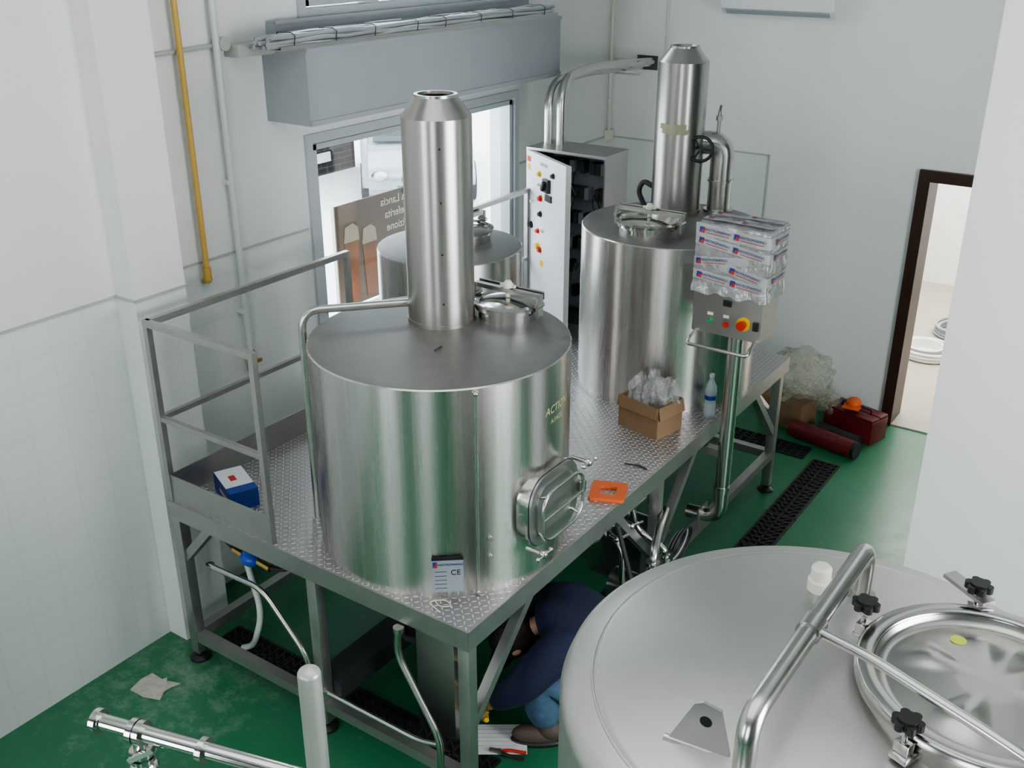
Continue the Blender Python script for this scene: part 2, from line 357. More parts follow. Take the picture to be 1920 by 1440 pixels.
# ---------------------------------------------------------------- wall fittings
bm=B(); boxb(bm,(-4.82,4.40,2.905),(-4.46,7.12,3.345)); box(bm,(-4.455,5.76,2.92),(.01,2.72,.03)); box(bm,(-4.455,5.76,3.33),(.01,2.72,.03))
fin(bm,'shutter_casing',grayp,label='long grey painted steel casing mounted above the window',cat='shutter box',smooth=False)
bm=B(); boxb(bm,(-4.82,4.45,3.35),(-4.74,7.1,3.47)); boxb(bm,(-4.745,4.45,3.455),(-4.73,7.1,3.475)); fin(bm,'trim_9',grayp,kind='structure',smooth=False)
e=empty('cable_tray',(-4.6,5.6,3.345),'steel cable tray loaded with bundled grey cables above the casing','cable tray')
bm=B(); boxb(bm,(-4.72,4.2,3.345),(-4.44,7.05,3.352)); boxb(bm,(-4.446,4.2,3.352),(-4.44,7.05,3.368)); fin(bm,'tray',steel_frame,e,smooth=False)
for i in range(15):
    bm=B(); row=i//5; x=-4.465-.030*(i%5)-.010*row; z=3.366+.022*row
    pts=[(x+random.uniform(-.010,.010),4.12+.08*random.random()+2.88*k/14,z+random.uniform(-.006,.010)) for k in range(15)]
    tube(bm,pts,.0125,seg=8); fin(bm,'cable',cable if i%4!=2 else grayp,e)
for k in range(8):
    bm=B(); y=4.3+.36*k+random.uniform(-.06,.06); tube(bm,[(-4.450,y,3.36),(-4.450,y+.01,3.42),(-4.49,y+.02,3.434),(-4.60,y+.02,3.43),(-4.61,y,3.37)],.003,seg=6); fin(bm,'cable_tie',black,e)
bm=B(); boxb(bm,(-4.82,4.12,3.30),(-4.70,4.40,3.37),bev=.006); fin(bm,'cable_trunking',trimm,label='pale plastic cable trunking fixed to the wall beside the tray',cat='trunking')
bm=B(); tube(bm,[(-4.80,3.45,3.35),(-4.80,4.06,3.37)],.012,seg=8); cyl(bm,(-4.82,4.07,3.38),(-4.74,4.07,3.38),.038); fin(bm,'junction_box',trimm,label='small round wall junction box with short conduit',cat='junction box')
e=empty('gas_pipe',(-4.76,3.77,2.09),'yellow painted gas pipe running down the wall','pipe')
bm=B(); tube(bm,[(-4.76,3.77,CZ),(-4.76,3.77,2.10),(-4.80,3.77,2.07)],.017,.04); fin(bm,'pipe_run',gasy,e)
bm=B(); cyl(bm,(-4.76,3.77,2.16),(-4.76,3.77,2.10),.024); sph(bm,(-4.76,3.77,2.09),.026); fin(bm,'elbow_fitting',gasy,e)
e=empty('water_pipe',(-4.77,4.03,1.6),'white plastic pipe running down the tiled wall','pipe')
bm=B(); tube(bm,[(-4.77,4.03,CZ),(-4.77,4.03,1.55)],.02); fin(bm,'pipe_run',whpipe,e)
for z in (1.8,2.6):
    bm=B(); boxb(bm,(-4.819,4.0,z),(-4.765,4.06,z+.02)); fin(bm,'pipe_clip',white,e)
bm=B(); cyl(bm,(-4.77,4.03,1.55),(-4.77,4.03,1.42),.028); cyl(bm,(-4.77,4.03,1.5),(-4.70,4.03,1.5),.012); box(bm,(-4.70,4.03,1.5),(.015,.05,.02)); fin(bm,'stop_valve',brass,e)
bm=B(); tube(bm,[(-4.78,8.5,CZ),(-4.78,8.5,2.2)],.012,seg=8)
for z in (2.5,2.85,3.2,3.5): cyl(bm,(-4.78,8.5,z),(-4.78,8.5,z+.02),.02,seg=10)
box(bm,(-4.79,8.52,2.2),(.05,.08,.09)); fin(bm,'conduit',cream,label='thin white electrical conduit down the room corner',cat='conduit',group='wall conduits')
bm=B(); tube(bm,[(-4.27,8.56,CZ),(-4.27,8.56,2.2)],.008,seg=8); box(bm,(-4.27,8.56,2.2),(.05,.02,.04)); fin(bm,'conduit',cream,label='thin white surface conduit on the back wall',cat='conduit',group='wall conduits')
e=empty('air_conditioner',(-3.24,8.57,3.31),'white split air conditioner mounted high on the wall','air conditioner')
bm=B(); poly(bm,[(0,0),(.13,0),(.19,.05),(.21,.14),(.20,.28),(0,.28)],.94,Matrix(((0,0,1,-3.24),(-1,0,0,8.57),(0,1,0,3.31),(0,0,0,1)))); fin(bm,'housing',white,e,smooth=False)
bm=B(); box(bm,(-3.24,8.40,3.335),(.86,.05,.012),rot=(rad(-40),0,0)); fin(bm,'louver',grayp,e,smooth=False)
bm=B(); box(bm,(-3.24,8.358,3.46),(.9,.006,.004)); fin(bm,'seam',darkin,e,smooth=False)
e=empty('pipe_bundle',(-4.3,6.8,2.43),'two thick stainless conduits bending from the cabinet into the wall','pipe')
for i in range(2):
    bm=B(); x=-4.35+.11*i; z=2.88+.05*i
    tube(bm,[(x,6.80,2.42),(x,6.80,z),(x-.08,7.4,z+.02),(-4.50+.10*i,8.56,2.84+.03*i)],.037,.22,seg=20,n=12); fin(bm,'conduit_pipe',steel_pipe,e)
bm=B(); box(bm,(-4.45,8.562,2.86),(.20,.010,.12)); fin(bm,'opening_shade',darkin,e,smooth=False)  # dark slab drawn as the shade of the pipe hole, wall is uncut
bm=B(); box(bm,(-4.45,8.2,2.80),(.24,.03,.012)); box(bm,(-4.56,8.2,2.86),(.01,.03,.12)); box(bm,(-4.45,8.2,2.92),(.24,.03,.012)); fin(bm,'clamp',steel_frame,e,smooth=False)
# ---------------------------------------------------------------- platform
P=empty('work_platform',(-3.37,5.0,0),'raised stainless steel platform with checker plate deck carrying the tanks','platform')
X0,X1,Y0,Y1=-4.40,-2.33,3.03,6.97
bm=B(); boxb(bm,(X0,Y0,1.068),(X1,Y1,1.08)); fin(bm,'deck',checker,P,smooth=False,label='checker plate deck')
bm=B()
boxb(bm,(X0,Y0-.004,.97),(X1,Y0+.05,1.0785)); boxb(bm,(X0,Y1-.05,.97),(X1,Y1+.004,1.0785)); boxb(bm,(X1-.05,Y0,.97),(X1+.004,Y1,1.0785)); boxb(bm,(X0-.004,Y0,.97),(X0+.05,Y1,1.0785))
for y in (3.7,4.3,4.95,5.6,6.25): boxb(bm,(X0,y,.98),(X1,y+.05,1.068))
fin(bm,'edge_frame',steel_frame,P,smooth=False)
for (x,y) in ((-4.365,3.065),(-3.33,3.065),(-2.365,3.065),(-2.365,4.95),(-2.365,6.87),(-4.365,4.95),(-4.365,6.87)):
    bm=B(); boxb(bm,(x-.032,y-.032,.05),(x+.032,y+.032,.975),bev=.004); fin(bm,'leg',steel_frame,P)
    bm=B(); lathe(bm,[(0,0),(.062,0),(.062,.012),(.04,.03),(.016,.034),(.016,.06),(0,.06)],x,y,seg=28); fin(bm,'foot',black,P)
bm=B()
boxb(bm,(-4.33,3.035,.14),(-2.40,3.095,.20)); boxb(bm,(-2.395,5.0,.28),(-2.335,6.84,.34)); boxb(bm,(-4.33,6.84,.28),(-2.40,6.90,.34)); boxb(bm,(-4.395,3.1,.14),(-4.335,6.84,.20))
fin(bm,'lower_rail',steel_frame,P,smooth=False)
def brace(a,b):
    bm=B(); a=Vector(a);b=Vector(b); d=b-a; q=d.to_track_quat('Z','Y').to_matrix().to_4x4()
    bmesh.ops.create_cube(bm,size=1,matrix=Matrix.Translation((a+b)/2)@q@Matrix.Diagonal((.05,.05,d.length,1))); fin(bm,'brace',steel_frame,P,smooth=False)
brace((-4.36,3.07,.70),(-4.10,3.07,.985)); brace((-2.365,3.09,.50),(-2.365,3.58,.985)); brace((-2.365,4.93,.45),(-2.365,4.42,.985)); brace((-2.365,4.97,.45),(-2.365,5.45,.985)); brace((-2.365,6.85,.5),(-2.365,6.4,.985)); brace((-2.365,6.87,.6),(-2.75,6.87,.985))
T=.016
def bar(bm,a,b,w=.034,h=.034):
    a=Vector(a);b=Vector(b); d=b-a; box_M=Matrix.Translation((a+b)/2)@d.to_track_quat('X','Z').to_matrix().to_4x4()@Matrix.Diagonal((d.length,w,h,1)); bmesh.ops.create_cube(bm,size=1,matrix=box_M)
bm=B()
bar(bm,(-4.397,3.05,2.12),(-3.583,3.05,2.12)); bar(bm,(-4.38,3.05,2.12),(-4.38,4.55,2.12))
bar(bm,(-4.38,3.05,1.58),(-3.6,3.05,1.58),.028,.028); bar(bm,(-4.38,3.05,1.58),(-4.38,4.55,1.58),.028,.028)
hr=fin(bm,'handrail',steel_frame,P,smooth=False)
for (x,y) in ((-4.38,3.05),(-3.6,3.05),(-4.38,4.54)):
    bm=B(); boxb(bm,(x-T,y-T,1.07),(x+T,y+T,2.11)); fin(bm,'post',steel_frame,hr,smooth=False)
bm=B(); boxb(bm,(-4.365,3.042,1.08),(-3.615,3.048,1.24)); boxb(bm,(-4.378,3.07,1.08),(-4.372,4.52,1.24)); fin(bm,'toe_board',steel_frame,hr,smooth=False)
bm=B(); bar(bm,(-4.38,5.25,2.12),(-4.38,6.57,2.12)); bar(bm,(-4.38,5.25,1.58),(-4.38,6.55,1.58),.028,.028); hr=fin(bm,'handrail',steel_frame,P,smooth=False)
for y in (5.25,6.55):
    bm=B(); boxb(bm,(-4.38-T,y-T,1.07),(-4.38+T,y+T,2.11)); fin(bm,'post',steel_frame,hr,smooth=False)
# ---------------------------------------------------------------- tanks
def manlid(par,cx,cy,z,r,ang=0):
    bm=B(); lathe(bm,[(r*.93,z-.02),(r*.93,z+.05),(r*1.0,z+.052),(r*1.0,z+.066),(r*.9,z+.066),(r*.88,z+.0)],cx,cy,64); fin(bm,'manway_neck',steel_pol,par)
    bm=B(); lathe(bm,[(r*1.03,z+.068),(r*1.04,z+.08),(r*.93,z+.088),(r*.86,z+.080),(r*.55,z+.090),(0,z+.098)],cx,cy,64); fin(bm,'manway_cover',steel_pol,par)
    Mx=Matrix.Translation((cx,cy,0))@Matrix.Rotation(rad(ang),4,'Z')
    bm=B(); box(bm,(0,0,z+.135),(r*2.35,.035,.022)); box(bm,(0,.03,z+.135),(r*2.35,.006,.04)); 
    for s in (-1,1): box(bm,(s*r*1.13,0,z+.085),(.014,.045,.12)); cyl(bm,(s*r*1.13,-.03,z+.09),(s*r*1.13,.03,z+.09),.012,seg=12)
    fin(bm,'crossbar',steel_pipe,par,M=Mx,smooth=False)
    bm=B(); cyl(bm,(0,0,z+.1),(0,0,z+.165),.012,seg=12); lathe(bm,[(.026,z+.15),(.028,z+.165),(.015,z+.185),(.0,z+.19)],0,0,20); box(bm,(0,0,z+.160),(.09,.016,.012)); fin(bm,'clamp_knob',cream,par,M=Mx)
def chimney(par,cx,cy,z0,r,zt,ztop,rt):
    bm=B(); lathe(bm,[(r+.004,z0),(r+.004,z0+.025),(r,z0+.026),(r,zt),(rt+.004,ztop-.012),(rt+.004,ztop),(rt-.012,ztop),(rt-.014,ztop-.015),(r-.012,zt-.01),(r-.012,z0+.4)],cx,cy,72)
    c=fin(bm,'chimney',steel_chim,par,ang=12)
    bm=B(); lathe(bm,[(0,ztop-.12),(r-.03,ztop-.12)],cx,cy,48); fin(bm,'flue_shade',shadem,c)  # near-black disc carries the shade down inside the flue
    return c
def tank(cx,cy,R,z0,z1,label):
    t=empty('brewing_tank',(cx,cy,z0),label,'tank')
    bm=B(); lathe(bm,[(0,z0),(R-.006,z0),(R-.006,z0+.03),(R,z0+.035),(R,z1-.006),(R-.006,z1)],cx,cy,160); fin(bm,'tank_body',steel_tank,t)
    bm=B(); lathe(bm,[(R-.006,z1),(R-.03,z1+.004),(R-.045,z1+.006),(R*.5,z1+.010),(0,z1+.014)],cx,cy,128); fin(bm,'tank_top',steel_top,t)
    return t
cx,cy,R=-2.970,3.686,.642
T1=tank(cx,cy,R,1.08,2.155,'large brushed stainless tank with tall chimney and side manway door')
c1=chimney(T1,-3.096,3.865,2.162,.167,3.175,3.275,.098)
for z in (2.3,2.55,2.8,3.05):
    bm=B(); a=rad(-48); cyl(bm,(-3.096+.165*math.cos(a),3.865+.165*math.sin(a),z),(-3.096+.171*math.cos(a),3.865+.171*math.sin(a),z),.005,seg=10); fin(bm,'rivet',black,c1)
manlid(T1,-2.86,4.11,2.16,.17)
def onR(r,a,z): return (cx+r*math.cos(rad(a)),cy+r*math.sin(rad(a)),z)
bm=B(); tube(bm,[onR(R+.004,-38,1.085),onR(R+.004,-38,2.14)],.0085,seg=10); sph(bm,onR(R+.008,-38,2.13),.013); sph(bm,onR(R+.008,-38,1.10),.012); fin(bm,'seam_rod',steel_pipe,T1)
for z in (1.28,1.38):
    bm=B(); cyl(bm,onR(R-.004,-32.5,z),onR(R+.012,-32.5,z),.010,seg=14); cyl(bm,onR(R+.010,-32.5,z),onR(R+.014,-32.5,z),.005,seg=12); fin(bm,'screw',steel_frame,T1)
bm=B(); tube(bm,[(-3.20,3.80,2.255),(-3.565,3.350,2.265),(-3.565,3.350,1.085)],.020,.10,seg=16); cyl(bm,(-3.565,3.350,1.08),(-3.565,3.350,1.10),.03); fin(bm,'vent_pipe',steel_pipe,T1)
bm=B(); tube(bm,[(-3.26,4.02,2.16),(-3.30,4.05,2.22),(-3.24,4.10,2.25),(-3.20,4.07,2.2),(-3.22,4.02,2.17)],.012,.03,seg=10); fin(bm,'sensor_cable',rubber,T1)
dp=facing(-50.8,onR(R+.012,-50.8,1.218))
bm=B(); poly(bm,[(-.073,-.095),(.073,-.095),(.073,.095),(-.073,.095)],.003,dp); dpl=fin(bm,'data_plate',platem,T1,smooth=False,label='engraved metal data plate')
bm=B(); poly(bm,[(-.074,.080),(.074,.080),(.074,.098),(-.074,.098)],.005,dp@Matrix.Translation((0,0,-.0005))); poly(bm,[(-.066,-.08),(.066,-.08),(.066,.06),(-.066,.06)],.018,dp@Matrix.Translation((0,0,-.011))); fin(bm,'plate_bracket',black,T1,smooth=False)
text('MASTROMARINO',.0155,inkb,dp@Matrix.Translation((.014,.056,.0025)),dpl)
text('CE',.040,inkk,dp@Matrix.Translation((.037,.012,.0025)),dpl)
for i,z in enumerate((.018,-.005,-.028,-.05,-.072)):
    bm=B(); poly(bm,[(-.06,-.0012),(-.005,-.0012),(-.005,.0012),(-.06,.0012)],.0006,dp@Matrix.Translation((0,z,.002))); fin(bm,'printed_line',inkk,dpl,smooth=False)
bm=B(); poly(bm,[(-.069,.040),(-.048,.040),(-.048,.072)],.0008,dp@Matrix.Translation((0,0,.002))); fin(bm,'logo_mark',inkr,dpl,smooth=False)
bm=B(); poly(bm,[(-.069,.040),(-.048,.072),(-.069,.072)],.0008,dp@Matrix.Translation((0,0,.002))); fin(bm,'logo_mark',inkb,dpl,smooth=False)
text('ACTION',.055,ywrite,None,T1,name='marking',cylin=(cx,cy,R+.0005,6,1.925),shear=.2,extr=.0001)
text('A.FACE.',.034,ywrite,None,T1,name='marking',cylin=(cx,cy,R+.0005,6,1.865),extr=.0001)
mw=facing(0,(cx+R-.045,cy-.02,1.462))
def ringext(bm,w,h,r,t,z0,z1,M):
    o=rrect(w,h,r); i=rrect(w-2*t,h-2*t,max(r-t,.01)); n=len(o)
    vs=[[bm.verts.new(M@Vector((p[0],p[1],z))) for p in P_] for P_,z in ((o,z0),(o,z1),(i,z1),(i,z0))]
    for a in range(4):
        A=vs[a];C_=vs[(a+1)%4]
        for k in range(n): bm.faces.new((A[k],A[(k+1)%n],C_[(k+1)%n],C_[k]))
bm=B(); ringext(bm,.40,.35,.12,.012,-.06,.065,mw); ringext(bm,.43,.38,.13,.03,.065,.080,mw); dr=fin(bm,'manway_door',steel_pol,T1)
bm=B(); poly(bm,rrect(.415,.365,.125),.012,mw@Matrix.Translation((0,0,.088))); poly(bm,rrect(.33,.28,.09),.010,mw@Matrix.Translation((0,0,.098))); poly(bm,rrect(.22,.17,.06),.006,mw@Matrix.Translation((0,0,.105))); fin(bm,'door_leaf',steel_cab,dr)
bm=B(); tube(bm,[mw@Vector((p[0],p[1],.142)) for p in rrect(.36,.26,.09)],.0085,closed=True,seg=10)
tube(bm,[mw@Vector((-.18,0,.142)),mw@Vector((.18,0,.142))],.008)
for sx in (-.14,.14):
    for sy in (-.09,.09): cyl(bm,mw@Vector((sx,sy,.09)),mw@Vector((sx*1.1,sy*1.3,.142)),.007,seg=10)
fin(bm,'handle_frame',steel_pipe,dr)
for (px,py) in ((-.19,-.165),(.20,.15)):
    bm=B(); cyl(bm,mw@Vector((px,py,.06)),mw@Vector((px,py,.17)),.011,seg=12); sph(bm,mw@Vector((px,py,.155)),.022,seg=12)
    cyl(bm,mw@Vector((px-.055,py,.160)),mw@Vector((px+.055,py,.160)),.007,seg=8); sph(bm,mw@Vector((px-.055,py,.160)),.012,seg=8); sph(bm,mw@Vector((px+.055,py,.160)),.012,seg=8)
    fin(bm,'wing_nut',steel_pol,dr)
bm=B(); box(bm,(0,0,0),(.04,.06,.09),bev=.006); fin(bm,'hinge',steel_pol,dr,M=mw@Matrix.Translation((.215,0,.085)))
cx2,cy2=-2.931,6.117
T2=tank(cx2,cy2,.6,1.08,2.18,'brushed stainless tank with chimney, round lid and curved vent pipe')
c2=chimney(T2,-3.057,6.395,2.188,.165,3.175,3.273,.092)
manlid(T2,-2.95,5.81,2.19,.205)
bm=B(); tube(bm,[(-2.97,6.455,2.655),(-2.805,6.545,2.655),(-2.805,6.545,2.19)],.078,.16,seg=24); cyl(bm,(-2.805,6.545,2.185),(-2.805,6.545,2.21),.10); cyl(bm,(-2.805,6.545,2.40),(-2.805,6.545,2.415),.088); fin(bm,'vent_pipe',steel_pipe,T2)
bm=B(); cyl(bm,(-2.84,6.53,2.72),(-2.84,6.53,2.86),.012); cyl(bm,(-2.84,6.53,2.80),(-2.84,6.53,2.83),.022,seg=6); cyl(bm,(-2.84,6.53,2.86),(-2.83,6.52,2.90),.008); fin(bm,'nozzle',steel_frame,T2)
wm=facing(-70,(-2.87,6.33,2.64))
bm=B(); tube(bm,[wm@Vector((.08*math.cos(a*math.pi/12),.08*math.sin(a*math.pi/12),0)) for a in range(24)],.011,closed=True,seg=8)
for k in range(3): 
    a=k*math.pi*2/3; cyl(bm,wm@Vector((0,0,0)),wm@Vector((.075*math.cos(a),.075*math.sin(a),0)),.007,seg=8)
cyl(bm,wm@Vector((0,0,.02)),wm@Vector((0,0,-.16)),.012,seg=10); fin(bm,'handwheel',black,T2)
bm=B(); tube(bm,[(-3.30,6.42,2.18),(-3.36,6.42,2.28),(-3.32,6.42,2.36),(-3.25,6.42,2.33)],.018,.05,seg=10); fin(bm,'hose_loop',rubber,T2)
for a0,a1,z,h in ((-114,-50,2.760,.035),(-108,-42,2.732,.03)):
    bm=B(); n=16; vs=[]
    for k in range(n+1):
        a=rad(a0+(a1-a0)*k/n); vs.append([bm.verts.new((-3.057+.1675*math.cos(a),6.395+.1675*math.sin(a),z+dz_+.004*math.sin(k*1.3))) for dz_ in (0,h)])
    for A,C_ in zip(vs,vs[1:]): bm.faces.new((A[0],C_[0],C_[1],A[1]))
    fin(bm,'tape_strip',tapey,c2)
T3=tank(-3.861,4.917,.45,1.08,2.17,'smaller stainless tank with round lid beside the window')
manlid(T3,-3.84,5.02,2.18,.19,ang=90)
# ---------------------------------------------------------------- electrical cabinet
E=empty('electrical_cabinet',(-4.07,6.80,1.08),'stainless electrical cabinet with its white door ajar and exposed wiring','cabinet')
xa,xb,ya,yb,za,zb=-4.41,-3.74,6.62,6.96,1.08,2.43
bm=B(); t=.012
boxb(bm,(xa,ya,za),(xa+t,yb,zb)); boxb(bm,(xb-t,ya,za),(xb,yb,zb)); boxb(bm,(xa,yb-t,za),(xb,yb,zb)); boxb(bm,(xa-.01,ya-.02,zb-t),(xb+.01,yb,zb+.01)); boxb(bm,(xa,ya,za),(xb,yb,za+t)); fin(bm,'cabinet_body',steel_cab,E,smooth=False)
bm=B(); boxb(bm,(xa+.03,yb-.03,za+.04),(xb-.03,yb-.014,zb-.04)); fin(bm,'mounting_plate',grayp,E,smooth=False)
for i in range(6):
    z=2.28-.2*i
    bm=B(); boxb(bm,(xa+.06,yb-.05,z-.012),(xb-.06,yb-.03,z+.012)); fin(bm,'din_rail',steel_frame,E,smooth=False)
    for k in range(11):
        if random.random()<.15: continue
        x=xa+.09+k*.046
        bm=B(); boxb(bm,(x,yb-.12,z-.045),(x+.04,yb-.04,z+.045),bev=.003); fin(bm,'circuit_module',random.choice([black,darkin,grayp,darkin]),E,smooth=False)
for k in range(22):
    bm=B(); x=random.uniform(xa+.08,xb-.08); z=random.uniform(1.3,2.25)
    tube(bm,[(x,yb-.12,z),(x+.02,yb-.18,z-.05),(x+random.uniform(-.08,.08),yb-.15,z-.16)],.004,.03,seg=5,n=4); fin(bm,'wire',rubber if k%3 else cable,E)
dd=Vector((.59,-.363,0)).normalized(); dang=math.degrees(math.atan2(dd.y,dd.x))
Dm=Matrix.Translation((xa,ya-.005,0))@Matrix.Rotation(rad(dang),4,'Z')
bm=B(); box(bm,(.335,-.008,1.755),(.67,.018,1.33)); box(bm,(.335,.012,2.41),(.66,.03,.012)); box(bm,(.664,.012,1.755),(.012,.03,1.32)); box(bm,(.335,.012,1.1),(.66,.03,.012))
door=fin(bm,'door',doorw,E,M=Dm,smooth=False)
def btn(x,z,m,r=.018,h=.02,par=door):
    bm=B(); cyl(bm,(x,-.015,z),(x,-.02-h,z),r,r*.85,seg=18); cyl(bm,(x,-.015,z),(x,-.022,z),r*1.35,seg=18); fin(bm,'push_button',m,par,M=Dm)
for (x,z,m,r) in ((.24,2.28,yellow,.018),(.26,2.10,red,.020),(.26,1.98,black,.018),(.10,1.86,black,.02),(.22,1.84,red,.016),(.22,1.72,yellow,.024),(.26,1.70,red,.018),(.24,2.20,white,.012),(.47,2.31,black,.016),(.12,2.05,white,.012),(.3,1.86,white,.012)): btn(x,z,m,r)
bm=B(); box(bm,(.38,-.03,2.22),(.09,.03,.10),bev=.006); box(bm,(.38,-.055,2.22),(.025,.03,.07),rot=(0,rad(30),0)); box(bm,(.40,-.022,2.13),(.10,.012,.05)); fin(bm,'main_switch',black,door,M=Dm)
bm=B(); box(bm,(.05,-.018,2.36),(.06,.002,.04)); fin(bm,'warning_label',red,door,M=Dm,smooth=False)
for q in ((.05,2.30),(.29,1.60)):
    bm=B(); box(bm,(q[0],-.018,q[1]),(.05,.002,.045)); fin(bm,'warning_label',yellow,door,M=Dm,smooth=False)
bm=B(); box(bm,(.31,-.018,2.36),(.12,.002,.025)); fin(bm,'name_label',grayp,door,M=Dm,smooth=False)
# ---------------------------------------------------------------- operator control panel
K=empty('control_panel',(-2.2,5.55,.5),'pole-mounted steel control panel wrapped in printed packing tape','control panel')
bm=B(); tube(bm,[(-2.2,5.56,1.78),(-2.2,5.56,.46),(-2.42,5.56,.44)],.046,.14,seg=20); cyl(bm,(-2.2,5.56,1.74),(-2.2,5.56,1.77),.08); cyl(bm,(-2.2,5.56,.66),(-2.2,5.56,.70),.052); fin(bm,'pole',steel_pipe,K)
bm=B(); box(bm,(-2.28,5.56,.93),(.13,.06,.05)); box(bm,(-2.32,5.56,.44),(.012,.14,.14)); fin(bm,'pole_bracket',steel_frame,K,smooth=False)
Km=Matrix.Translation((-2.215,5.55,1.765))
bm=B(); poly(bm,[(-.13,0),(.11,0),(.11,.62),(-.05,.65),(-.13,.62)],.43,Km@Matrix(((0,0,1,0),(1,0,0,0),(0,1,0,0),(0,0,0,1)))); kb=fin(bm,'panel_housing',steel_cab,K,smooth=False)
fy=-.135
def kbtn(x,z,m,r,h=.02,name='push_button'):
    bm=B(); cyl(bm,(x,fy+.006,z),(x,fy-h,z),r,r*.9,seg=20); cyl(bm,(x,fy+.006,z),(x,fy-.005,z),r*1.3,seg=20); fin(bm,name,m,kb,M=Km)
kbtn(-.10,.085,green,.011); kbtn(0,.075,red,.013)
for x in (-.10,0):
    bm=B(); box(bm,(x,fy,.125),(.035,.004,.018)); fin(bm,'button_label',white,kb,M=Km,smooth=False)
bm=B(); cyl(bm,(.11,fy+.01,.10),(.11,fy-.006,.10),.042,seg=28); fin(bm,'emergency_ring',yellow,kb,M=Km)
bm=B(); cyl(bm,(.11,fy,.10),(.11,fy-.045,.10),.022,.028,seg=24); fin(bm,'emergency_stop',red,kb,M=Km)
bm=B(); box(bm,(.185,fy-.004,.10),(.03,.016,.05)); fin(bm,'selector_switch',black,kb,M=Km,smooth=False)
bm=B(); box(bm,(0,fy,.205),(.05,.005,.035)); fin(bm,'display_window',black,kb,M=Km,smooth=False)
bm=B(); tube(bm,[(-.19,-.10,.01),(-.19,-.20,-.02),(-.19,-.24,-.05),(.19,-.24,-.05),(.19,-.20,-.02),(.19,-.10,.01)],.011,.05); fin(bm,'grab_handle',steel_pipe,K,M=Km)
WW,WD=.226,.146
def crum(x,y,z): return .004*(noise.noise(Vector((x*11,y*11,z*11+3)))+.55)+.003*noise.noise(Vector((x*38,y*38,z*38)))
def surf(s,z,o=0.):
    p=2*(2*WW+2*WD); s=s%p; c=.016
    if s<2*WW: x,y,nx,ny=-WW+s,-WD,0,-1
    elif s<2*WW+2*WD: x,y,nx,ny=WW,-WD+(s-2*WW),1,0
    elif s<4*WW+2*WD: x,y,nx,ny=WW-(s-2*WW-2*WD),WD,0,1
    else: x,y,nx,ny=-WW,WD-(s-4*WW-2*WD),-1,0
    rx=max(0,abs(x)-(WW-c)); ry=max(0,abs(y)-(WD-c))
    if rx>0 and ry>0:
        l=math.hypot(rx,ry); k=min(1,c/l); x=math.copysign(WW-c+rx*k,x); y=math.copysign(WD-c+ry*k,y)
    a=crum(x,y,z)+o; l=math.hypot(x,y)
    return Vector((x+(nx*a if not(rx and ry) else x/l*a),y+(ny*a if not(rx and ry) else y/l*a),z))
PER=4*(WW+WD)
random.seed(3)
bm=B(); nS=150; rows=30; R_=[]
for j in range(rows+1):
    z=.27+(.650-.27)*j/rows; rr=[]
    for i in range(nS):
        s=PER*i/nS; fl=max(0,(3-j))/3
        p=surf(s,z,fl*(.010+.012*noise.noise(Vector((s*12,0,0))))); 
        if j==0: p.z-=.02+.03*noise.noise(Vector((s*15,2,0)))
        rr.append(bm.verts.new(p))
    R_.append(rr)
for A,C_ in zip(R_,R_[1:]):
    for i in range(nS): bm.faces.new((A[i],A[(i+1)%nS],C_[(i+1)%nS],C_[i]))
prev=R_[-1]
for k,f in enumerate((.97,.8,.6,.4,.2)):
    cur=[]
    for v in R_[-1]: cur.append(bm.verts.new((v.co.x*f,v.co.y*f,.658+.008*(1-f)+.008*noise.noise(Vector((v.co.x*f*16,v.co.y*f*16,0))))))
    for i in range(nS): bm.faces.new((prev[i],prev[(i+1)%nS],cur[(i+1)%nS],cur[i]))
    prev=cur
bm.faces.new(prev); fin(bm,'plastic_wrap',wrapm,K,M=Km,ang=180)
def tapelabel(M_,s,sc=.86):
    M_=M_@Matrix.Scale(sc,4)
    text('MASTROMARINO',.025,inkb,M_@Matrix.Translation((.022,.006,0)),s,extr=.0004)
    bm=B(); poly(bm,[(-.055,-.017),(.105,-.017),(.105,-.013),(-.055,-.013)],.0008,M_); fin(bm,'printed_line',inkr,s,smooth=False)
    bm=B(); poly(bm,[(-.105,-.020),(-.07,-.020),(-.07,.020)],.0008,M_); fin(bm,'logo_mark',inkr,s,smooth=False)
    bm=B(); poly(bm,[(-.105,-.020),(-.07,.020),(-.105,.020)],.0008,M_); fin(bm,'logo_mark',inkb,s,smooth=False)
def strip(s0,s1,z,h,tilt,seed,labs):
    bm=B(); n=70; vs=[]
    def zz(s): return z+tilt*(min(s,2*WW)-WW)
    for k in range(n+1):
        s=s0+(s1-s0)*k/n
        vs.append([bm.verts.new(surf(s,zz(s)+d_*h/2+.005*noise.noise(Vector((s*25,seed,d_))),.0022)) for d_ in (-1,-.33,.33,1)])
    for A,C_ in zip(vs,vs[1:]):
        for q in (0,1,2): bm.faces.new((A[q],C_[q],C_[q+1],A[q+1]))
    st=fin(bm,'packing_tape',tapew,K,M=Km,ang=180)
    for l in labs:
        p=surf(l,zz(l),0)
        if l<2*WW: M_=Km@Matrix.Translation((p.x,-WD-.0115,p.z))@Matrix.Rotation(-math.atan(tilt),4,'Y')@Matrix.Rotation(rad(90),4,'X')
        else: M_=Km@Matrix.Translation((WW+.0115,p.y,p.z))@Matrix.Rotation(rad(90),4,'Z')@Matrix.Rotation(rad(90),4,'X')
        tapelabel(M_,st)
strip(.0,PER*.60,.612,.068,-.07,1,(.12,.33,.60)); strip(.0,PER*.60,.538,.055,-.14,2,(.12,.33,.60)); strip(0,.34,.462,.050,.12,4,(.11,)); strip(.16,PER*.60,.415,.055,-.20,5,(.32,.60)); strip(0,.44,.340,.055,-.10,6,(.12,.33))
